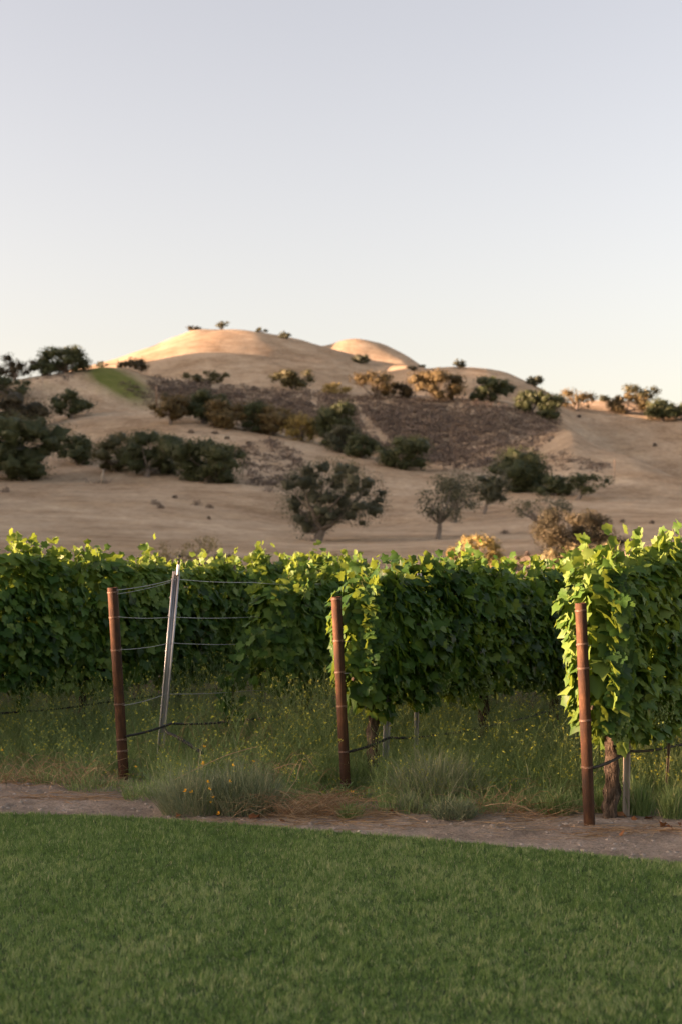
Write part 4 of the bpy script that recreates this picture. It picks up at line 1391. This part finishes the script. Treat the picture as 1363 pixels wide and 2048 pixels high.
# right row
for k, t in enumerate((0.78, 2.3, 3.8)):
    lab = ['tall sunlit vine with thick trunk beside the rightmost rusted post', 'shaded tall vine at the right edge', 'far vine of the right row beyond the right edge vines'][k]
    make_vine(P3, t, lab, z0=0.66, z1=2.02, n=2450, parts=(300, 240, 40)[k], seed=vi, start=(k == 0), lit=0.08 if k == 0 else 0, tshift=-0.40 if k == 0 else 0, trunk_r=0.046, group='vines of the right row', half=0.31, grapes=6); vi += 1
# a row further back closes the view under the leaves
for k, t in enumerate((1.0, 2.6, 4.2, 5.8)):
    make_vine(PM, t, ['vine of the farthest row at the left edge, low behind the back row', 'vine of the farthest row, second from the left edge', 'vine of the farthest row, third from the left edge', 'vine of the farthest row, fourth from the left edge'][k], length=1.6, z0=0.6, z1=1.98, n=1500, parts=0, seed=vi, group='vines of the farthest row', grapes=0, shoots=10); vi += 1

# young vine climbing the lower wires in the gap of the left row
yb = rowpt(P1, 1.55)
root = link('young_vine', None, loc=yb, label='young bright shoot climbing alone below the wires left of the bright vine', cat='vine')
pth = np.array([at(px, py, yb[1]) - yb for px, py in [(470, 1560), (472, 1480), (462, 1420), (468, 1370), (482, 1320), (500, 1275), (508, 1262)]])
mb = MB(); mb.tube(pth, np.linspace(0.007, 0.003, len(pth)), 6); mb.build('stem', M['shoot'], root, smooth=True)
keep = rng; rng = np.random.default_rng(4242)
for k in range(84):
    q = rng.random() ** 0.8
    f_ = 1.6 + q * 4.3
    i = int(f_); p = pth[i] * (1 - (f_ - i)) + pth[min(i + 1, 6)] * (f_ - i)
    p = p + np.array([rng.normal() * 0.07, rng.normal() * 0.05, rng.normal() * 0.04])
    nr = np.array([[rng.normal() * 0.5 - 0.2, -0.9, 0.5 + 0.3 * rng.normal()]])
    tp = np.array([[rng.normal() * 0.6, -0.2, -0.8]])
    x, y, z = leaf_frames(nr, tp)
    s = 0.075 + 0.05 * rng.random() - 0.03 * q
    o = link('leaf', FINE_ME[rng.integers(6)], root)
    o.matrix_local = Matrix(((x[0, 0] * s, y[0, 0] * s, z[0, 0] * s, p[0]), (x[0, 1] * s, y[0, 1] * s, z[0, 1] * s, p[1]), (x[0, 2] * s, y[0, 2] * s, z[0, 2] * s, p[2]), (0, 0, 0, 1)))
rng = keep


# ------------------------------------------------------------------ weeds under and between the rows
WB = np.array([ground(px, py)[:2] for px, py in [(-250, 1578), (0, 1580), (150, 1584), (250, 1590), (330, 1618), (540, 1628), (700, 1638), (900, 1645), (1080, 1642), (1180, 1638), (1260, 1642), (1363, 1652), (1600, 1680)]])


def weed_front(x):
    return np.interp(x, WB[:, 0], WB[:, 1])


def weed_area(n, y1, off=0.0, spread=0.9):
    y = 9.6 + (y1 - 9.6) * rng.random(n) ** spread
    x = (rng.random(n) * 2 - 1) * (0.25 * y + 0.3 + 1.5 * rng.random(n))
    ok = y > weed_front(x) + off + 0.16 * (fbm(x * 3, y * 0, 91, 3) - 0.3)
    return x[ok], y[ok]


def gz(x, y):
    return np.where(y - edge_y(x) < 4.4, np.maximum(dirt_z(x, y), 0.0), 0.0)


def open_front(x, y):
    """Weeds stay low where the posts' feet and the stake show."""
    k = np.ones(len(x))
    for P_, w in ((P1, 0.22), (P2, 0.22), (P3, 0.3), (rowpt(P3, 0.5), 0.3)):
        k = np.where((np.abs(x - P_[0] * y / P_[1]) < w) & (y < P_[1] + 0.05), 0.30, k)
    return k


# tangled green grass
mb = MB()
x, y = weed_area(120000, 17.5, 0.02, 1.35)
n = len(x)
pat = fbm(x * 1.1, y * 0.9, 101, 3)
front = sstep(0.1, 1.6, y - weed_front(x))
h = (0.12 + 0.38 * rng.random(n) ** 1.3) * (0.45 + 1.1 * pat) * (0.35 + 0.65 * front)
var = np.clip(0.10 + 0.65 * rng.random(n) * (0.5 + pat) + 0.10 * (1 - front), 0, 0.9)
var[rng.random(n) < 0.03 + 0.07 * (1 - front)] = 1.0
h = h * np.where(rng.random(n) < 0.12, 1.8 - 0.8 * front, 1.0) * open_front(x, y)
P = np.stack([x, y, gz(x, y) - 0.01], 1)
for mask, two in ((y < 12.2, True), (y >= 12.2, False)):
    k = int(mask.sum())
    mb.add(*blades(P[mask], h[mask], 0.004 + 0.003 * rng.random(k), rng.random(k) * 6.28, 0.2 + 0.75 * rng.random(k), var[mask], two))
mb.build('weed_grass', M['weed'], label='tangled green grass growing under and between the vine rows', cat='grass', kind='stuff')


def stems(paths, r, var):
    """Thin three-sided stems; paths (n,k,3)."""
    n_, k_, _ = paths.shape
    T = np.gradient(paths, axis=1)
    T /= np.linalg.norm(T, axis=2)[:, :, None] + 1e-9
    A = np.cross(T, np.array([0.37, 0.81, 0.45]))
    A /= np.linalg.norm(A, axis=2)[:, :, None] + 1e-9
    B = np.cross(T, A)
    taper = np.linspace(1, 0.45, k_)[None, :, None, None]
    ang = np.array([0, 2.094, 4.189])
    ring = paths[:, :, None, :] + r[:, None, None, None] * taper * (np.cos(ang)[None, None, :, None] * A[:, :, None, :] + np.sin(ang)[None, None, :, None] * B[:, :, None, :])
    V_ = ring.reshape(-1, 3)
    b = (np.arange(n_) * k_ * 3)[:, None, None]
    i, j = np.meshgrid(np.arange(k_ - 1), np.arange(3), indexing='ij')
    i, j = i.ravel(), j.ravel()
    q = np.stack([i * 3 + j, i * 3 + (j + 1) % 3, (i + 1) * 3 + (j + 1) % 3, (i + 1) * 3 + j], 1)
    return V_, [(b + q[None]).reshape(-1, 4)], np.repeat(var, k_ * 3)


# wild mustard: branching stems with small yellow-green flowers
x, y = weed_area(9000, 16.8, 0.45, 1.25)
dens = fbm(x * 0.9, y * 0.8, 111, 3)
ok = dens + 0.35 * rng.random(len(x)) > 0.52
x, y = x[ok], y[ok]
n = len(x)
H = (0.38 + 0.48 * rng.random(n)) * (0.75 + 0.6 * fbm(x * 0.8, y * 0.8, 121, 2)) * (0.35 + 0.65 * sstep(0.4, 1.8, y - weed_front(x)))
base = np.stack([x, y, gz(x, y) - 0.01], 1)
H = H * open_front(x, y)
tilt = rng.normal(size=(n, 2)) * 0.22
kk = np.linspace(0, 1, 5)
main = base[:, None, :] + np.stack([tilt[:, 0:1] * kk ** 1.5 * H[:, None] + 0.02 * rng.normal(size=(n, 5)) * kk, tilt[:, 1:2] * kk ** 1.5 * H[:, None] + 0.02 * rng.normal(size=(n, 5)) * kk, H[:, None] * kk], 2)
mb = MB()
mb.add(*stems(main, np.full(n, 0.0021), np.clip(0.45 + 0.35 * rng.random(n), 0, 0.9)))
tips = [main[:, -1]]
for br in range(3):
    t0 = rng.uniform(0.25, 0.85, n)
    st = base + (main[:, -1] - base) * t0[:, None] + (main[:, 2] - (base + main[:, -1]) / 2) * (1 - np.abs(2 * t0 - 1))[:, None]
    az = rng.random(n) * 6.28
    ln = H * (0.22 + 0.3 * rng.random(n)) * (1.1 - 0.4 * t0)
    e = st + np.stack([np.cos(az) * ln * 0.6, np.sin(az) * ln * 0.6, ln * 0.8], 1)
    m_ = (st + e) / 2 + np.stack([np.cos(az) * ln * 0.12, np.sin(az) * ln * 0.12, -ln * 0.05], 1)
    mb.add(*stems(np.stack([st, m_, e], 1), np.full(n, 0.0016), np.clip(0.5 + 0.35 * rng.random(n), 0, 0.9)))
    tips.append(e)
# narrow leaves low on the stems
for lf in range(3):
    t0 = rng.uniform(0.02, 0.55, n)
    st = base + (main[:, -1] - base) * t0[:, None]
    Vb, Fb, Ab = blades(st, 0.07 + 0.09 * rng.random(n), 0.008 + 0.010 * rng.random(n), rng.random(n) * 6.28, 0.8 + 0.7 * rng.random(n), 0.55 * rng.random(n), True)
    mb.add(Vb, Fb, Ab)
mb.build('mustard_weed', M['weed'], label='wild mustard plants with thin branching stems under the rows', cat='weed', kind='stuff')
T_ = np.concatenate(tips)
T_ = T_[rng.random(len(T_)) < 0.62]
T_ = np.concatenate([T_ + rng.normal(size=T_.shape) * 0.006 for _ in range(2)])
Vq, fq, vq = quads_at(T_, np.full(len(T_), 0.018), rng.random(len(T_)))
link('mustard_flower', mesh_data('mustard_flower', Vq, [fq], M['mustard'], False, vq), label='tiny yellow green mustard flowers dotted over the weeds', cat='flower', kind='stuff')


# ------------------------------------------------------------------ clumps along the track
def clump_plant(px, py, w, h, n_, label, mat, seed, name='grass_clump', arch=0.5, bw=0.004, cat='grass clump', upright=0.0, d=None):
    global rng
    keep = rng
    rng = np.random.default_rng(seed)
    b = ground(px, py)
    b[2] = float(gz(np.array([b[0]]), np.array([b[1]]))[0]) - 0.01
    root = link(name, None, loc=b, label=label, cat=cat, group='clumps along the track')
    m_px = b[1] / FPX
    ww, hh = w * m_px, h * m_px
    an, rr = rng.random(n_) * 6.28, np.sqrt(rng.random(n_))
    P_ = np.stack([np.cos(an) * rr * ww * 0.34, np.sin(an) * rr * ww * 0.28, np.zeros(n_)], 1)
    lift = rng.random(n_) ** 1.2 * (1 - rr ** 2) * 0.62
    P_[:, 2] = lift * hh
    P_[:, :2] *= (1 + lift * arch)[:, None]
    hgt = hh * (0.25 + 0.8 * rng.random(n_) ** 1.3) * (1.05 - 0.35 * rr ** 2) * (0.75 + 0.5 * vnoise(P_[:, 0] * 14 + 5, P_[:, 1] * 14, seed)) * (1 - lift)
    stray = rng.random(n_) < 0.09
    hgt = np.where(stray, hgt * 1.45, hgt)
    ln = (0.15 + arch * rng.random(n_)) * (0.35 + rr) * min(1.6, ww / hh * 0.9)
    Vb, Fb, Ab = blades(P_, hgt, bw * (0.7 + 0.6 * rng.random(n_)), an + rng.normal(size=n_) * 1.3, ln, np.clip(rng.random(n_), 0, 1) * 0.98, True)
    mb = MB(); mb.add(Vb, Fb, Ab)
    mb.build('foliage', mat, root, kind='stuff')
    rng = keep
    return root


clump_plant(395, 1630, 200, 120, 1500, 'large grey green clump dotted with orange poppies left of the middle post', M['greyweed'], 201, 'poppy_clump', 0.8, 0.0048, 'plant')
clump_plant(492, 1632, 185, 130, 1600, 'upright blue grey clump touching the poppy clump on its right', M['greyweed'], 202, 'poppy_clump', 0.6, 0.0048, 'plant')
clump_plant(872, 1616, 230, 130, 1400, 'large arching grass clump right of the middle post', M['greyweed'], 203, 'grass_clump', 0.75, 0.005)
clump_plant(700, 1642, 60, 40, 420, 'small low green clump at the foot of the middle post', M['weed'], 204, 'grass_clump', 0.8, 0.006)
clump_plant(905, 1646, 120, 56, 800, 'low grey clump spreading onto the track below the arching clump', M['greyweed'], 205, 'grass_clump', 0.9, 0.005)
clump_plant(820, 1634, 70, 50, 420, 'small grey clump left of the low spreading clump', M['greyweed'], 206, 'grass_clump', 0.9, 0.005)
clump_plant(300, 1604, 150, 48, 520, 'low green clump left of the poppies', M['weed'], 207, 'grass_clump', 0.8, 0.005)
clump_plant(1110, 1640, 90, 66, 520, 'dark green leafy clump left of the rightmost post', M['weed'], 208, 'grass_clump', 0.9, 0.008)
clump_plant(1205, 1636, 60, 62, 360, 'low leafy clump hugging the thick trunk', M['weed'], 209, 'grass_clump', 0.8, 0.009)
clump_plant(1275, 1640, 70, 90, 380, 'green clump with seed stalks right of the thick trunk', M['weed'], 210, 'grass_clump', 0.5, 0.006)
clump_plant(1345, 1648, 60, 80, 320, 'green clump at the right edge beside the poppies', M['weed'], 211, 'grass_clump', 0.7, 0.006)
clump_plant(195, 1588, 170, 36, 420, 'low grassy clump at the foot of the leftmost post', M['weed'], 212, 'grass_clump', 0.9, 0.005)


# dry straw: bent stems lying in heaps
def straw(name, label, spots, seed):
    global rng
    keep = rng
    rng = np.random.default_rng(seed)
    mb = MB()
    for (px, py, w, hgt, cnt) in spots:
        b = ground(px, py)
        m_px = b[1] / FPX
        c = np.stack([b[0] + rng.normal(size=cnt) * w * m_px * 0.27, b[1] + 0.05 + rng.normal(size=cnt) * 0.10, np.zeros(cnt)], 1)
        c[:, 2] = gz(c[:, 0], c[:, 1]) + 0.005
        ln = 0.16 + 0.30 * rng.random(cnt)
        az = rng.normal(size=cnt) * 0.55 + np.where(rng.random(cnt) < 0.5, 0, np.pi)
        hm = hgt * m_px * rng.random(cnt) ** 1.4
        d_ = np.stack([np.cos(az), np.sin(az), np.zeros(cnt)], 1)
        k_ = 5
        tt = np.linspace(0, 1, k_)
        path = c[:, None, :] + d_[:, None, :] * (ln[:, None] * tt)[:, :, None]
        arch = np.sin(tt * np.pi * (0.55 + 0.4 * rng.random((cnt, 1))))
        path[:, :, 2] += hm[:, None] * arch + 0.012 * rng.normal(size=(cnt, k_)) * tt
        path[:, :, 1] += 0.02 * rng.normal(size=(cnt, k_))
        mb.add(*stems(path, 0.0016 + 0.0012 * rng.random(cnt), rng.random(cnt)))
    mb.build(name, M['straw'], label=label, cat='straw', kind='stuff')
    rng = keep


straw('straw', 'golden dry straw heaped left of the middle post', [(620, 1640, 160, 50, 250), (570, 1600, 120, 100, 60), (655, 1625, 90, 40, 110)], 301)
straw('straw', 'dry straw over the weeds at the left edge', [(60, 1578, 220, 60, 130), (180, 1584, 150, 50, 70)], 302)
straw('straw', 'dry bent stems over the poppy clump', [(430, 1560, 170, 130, 60), (500, 1540, 200, 120, 45)], 303)
straw('straw', 'dry stems fallen on the track between the arching clump and the rightmost post', [(1000, 1642, 150, 60, 80), (1080, 1648, 90, 25, 36), (760, 1642, 200, 12, 50)], 304)
straw('straw', 'scattered straw bits lying on the dirt track', [(150, 1606, 330, 6, 60), (420, 1655, 300, 3, 20), (900, 1658, 500, 4, 50), (1240, 1676, 300, 6, 80), (660, 1652, 300, 4, 36)], 305)


# a few single long dry stalks that stand out
def stalk(pts, d, label, seed):
    P_ = np.array([at(px, py, d - 0.02 * i) for i, (px, py) in enumerate(pts)])
    mb = MB()
    mb.tube(np.concatenate([bez(P_[i], (P_[i] + P_[i + 1]) / 2 + np.array([0, 0, 0.006]), P_[i + 1], 4)[:-1] for i in range(len(P_) - 1)] + [P_[-1:]]), 0.0028, 5, True, 0.8)
    mb.build('dry_stalk', M['straw'], label=label, cat='stalk')


stalk([(345, 1562), (400, 1535), (455, 1510), (515, 1493)], 10.9, 'long straight dry stalk slanting up to the right above the poppies', 1)
stalk([(545, 1540), (580, 1528), (601, 1530), (592, 1560), (565, 1600)], 10.8, 'bent dry stalk hooking over left of the golden straw', 2)
stalk([(968, 1612), (1010, 1606), (1045, 1614), (1068, 1626)], 10.0, 'pale dry stalk arching over the fallen stems on the right', 3)
stalk([(1000, 1602), (1018, 1582), (1020, 1570)], 10.6, 'thin green grey stalk rising beside the arching pale stalk', 4)

# ------------------------------------------------------------------ poppies
def petal_mesh():
    V_, F_ = [], []
    for k in range(4):
        a0 = k * math.pi / 2
        for (rr, da, z) in ((0.004, 0, 0), (0.016, -0.62, 0.012), (0.020, 0, 0.017), (0.016, 0.62, 0.012)):
            V_.append((rr * math.cos(a0 + da), rr * math.sin(a0 + da), z))
        F_.append((4 * k, 4 * k + 1, 4 * k + 2, 4 * k + 3))
    return V_, F_


pv, pf = petal_mesh()
PM_ = mesh_data('petals', pv, [np.array(pf)], M['poppy'], True, np.full(16, 0.2))
POP = [(408, 1528, 'upper left one over the poppy clump'), (465, 1532, 'one right of the upper left poppy over the clump'), (507, 1524, 'rightmost one high over the clump'), (459, 1564, 'one in the middle of the blue grey clump'),
       (414, 1565, 'uppermost of the tight cluster in the poppy clump'), (418, 1579, 'second of the tight cluster in the poppy clump'), (427, 1596, 'third of the tight cluster, hanging lower'), (422, 1606, 'lowest of the tight cluster'),
       (384, 1586, 'one left of the tight cluster'), (373, 1583, 'paler one at the left of the clump'), (408, 1495, 'small one high in the weeds behind the clump'), (272, 1535, 'one right of the foot of the leftmost post'),
       (5, 1502, 'one in the weeds at the left edge'), (1012, 1534, 'right one of two in the shade of the middle row'), (945, 1537, 'left one of two in the shade of the middle row'), (926, 1460, 'one high in the weeds under the middle row'),
       (1345, 1631, 'largest one at the right edge'), (1336, 1606, 'small one above the largest poppy at the right edge'), (703, 1586, 'one at the foot of the middle post'), (955, 1607, 'small one above the low spreading clump'), (440, 1628, 'low one at the bottom of the poppy clump')]
for k, (px, py, lb) in enumerate(POP):
    g = ground(px, min(max(py + 60, 1590), 1625))
    d = min(g[1], 10.6 if 290 < px < 560 else g[1])
    if py < 1470:
        d = 11.9
    if 290 < px < 560:
        d = ground(px, 1636)[1] - 0.12
    p = at(px, py, d)
    root = link('poppy', None, loc=p, label='orange poppy flower, ' + lb, cat='flower', group='orange poppies')
    o = link('petals', PM_, root)
    s_ = 0.58 + 0.4 * random.random()
    o.scale = (s_, s_, s_ * 1.15)
    o.rotation_euler = (random.uniform(0.2, 0.9), random.uniform(-0.5, 0.5), random.random() * 6)
    hz = max(p[2] - 0.03, 0.05)
    mb = MB(); mb.tube(bez(np.array([random.uniform(-.04, .04), 0.05, -hz]), np.array([0.01, 0.03, -hz * 0.4]), np.array([0, 0, 0.0]), 6), 0.0013, 4); mb.build('stem', M['weed'], root)

# ------------------------------------------------------------------ stones and fallen leaves on the track
def stone_data(seed, s=1.0):
    r_ = np.random.default_rng(seed)
    t = (1 + 5 ** 0.5) / 2
    iv = np.array([(-1, t, 0), (1, t, 0), (-1, -t, 0), (1, -t, 0), (0, -1, t), (0, 1, t), (0, -1, -t), (0, 1, -t), (t, 0, -1), (t, 0, 1), (-t, 0, -1), (-t, 0, 1)]) / math.hypot(1, t)
    fi = np.array([(0, 11, 5), (0, 5, 1), (0, 1, 7), (0, 7, 10), (0, 10, 11), (1, 5, 9), (5, 11, 4), (11, 10, 2), (10, 7, 6), (7, 1, 8), (3, 9, 4), (3, 4, 2), (3, 2, 6), (3, 6, 8), (3, 8, 9), (4, 9, 5), (2, 4, 11), (6, 2, 10), (8, 6, 7), (9, 8, 1)])
    return iv * (0.7 + 0.5 * r_.random((12, 1))) * np.array([1.15, 0.9, 0.62]) * s, fi


for k, (px, py, w, lb) in enumerate([(127, 1627, 11, 'flat pale stone by the lawn edge on the left'), (4, 1620, 10, 'grey stone at the left edge of the track'), (985, 1661, 15, 'brown clod on the track below the fallen stems'),
                                     (1174, 1716, 9, 'small white stone on the lawn edge under the rightmost post'), (1241, 1713, 6, 'tiny pale stone right of the white stone'), (1305, 1690, 10, 'pale stone on the track near the right edge'),
                                     (1020, 1707, 7, 'flat pale pebble at the lawn edge right of centre'), (970, 1706, 5, 'tiny white pebble on the lawn edge'), (1186, 1706, 5, 'tiny pebble above the white stone'), (202, 1628, 6, 'tiny pale pebble by the lawn edge on the left'), (245, 1622, 5, 'tiny grey pebble on the left track')]):
    g = ground(px, py)
    v, f = stone_data(k + 3, w * g[1] / FPX * 0.5)
    z = float(dirt_z(np.array([g[0]]), np.array([g[1]]))[0])
    link('stone', mesh_data('stone', v, [f], M['stone'], False), loc=(g[0], g[1], z + 0.003), label=lb, cat='stone', group='stones on the track').rotation_euler = (0, 0, k)

mb = MB()
n = 1900
x = rng.uniform(-3.6, 3.6, n)
e = rng.random(n) * 1.5
y = edge_y(x) + 0.03 + e
z = dirt_z(x, y)
for k in range(n):
    v, f = stone_data(k % 40, 0.004 + 0.016 * rng.random() ** 4)
    mb.add(v + np.array([x[k], y[k], z[k]]), [f], rng.random())
mb.build('gravel', M['stone'], label='fine gravel strewn over the dirt track', cat='gravel', kind='stuff')

DEAD_ME = [mesh_data('dead_leaf', np.array(v) * np.array([1, 1, 2.2]), [f], M['deadleaf'], True, np.zeros(len(v))) for v, f in COARSE[:4]]
for k, (px, py, lb) in enumerate([(1068, 1624, 'upper one of the brown heap left of the rightmost post'), (1090, 1636, 'middle one of the brown heap left of the rightmost post'), (1102, 1645, 'lower one of the brown heap left of the rightmost post'), (1048, 1636, 'left one of the brown heap left of the rightmost post'),
                                  (1168, 1636, 'touching the left side of the rightmost post'), (1235, 1646, 'on the dirt right of the thick trunk'), (1262, 1652, 'on bare dirt between trunk and right edge'), (1290, 1648, 'under the green clump near the right edge'),
                                  (1330, 1668, 'left one of the pile at the right edge'), (1344, 1675, 'middle one of the pile at the right edge'), (1357, 1668, 'top one of the pile at the right edge'), (1240, 1680, 'out on the track towards the lawn on the right'),
                                  (355, 1640, 'at the left foot of the poppy clump'), (505, 1645, 'under the right side of the blue grey clump'), (790, 1640, 'on the track left of the small grey clump'), (565, 1648, 'at the edge of the golden straw')]):
    g = ground(px, py)
    z = float(dirt_z(np.array([g[0]]), np.array([g[1]]))[0])
    s_ = random.uniform(0.045, 0.085)
    o = link('dead_leaf', DEAD_ME[k % 4], loc=(g[0], g[1], z + 0.014), label='curled brown dead leaf ' + lb, cat='leaf', group='dead leaves by the track')
    o.scale = (s_, s_, s_)
    o.rotation_euler = (random.uniform(-0.7, 0.7), random.uniform(-0.7, 0.7), random.random() * 6)
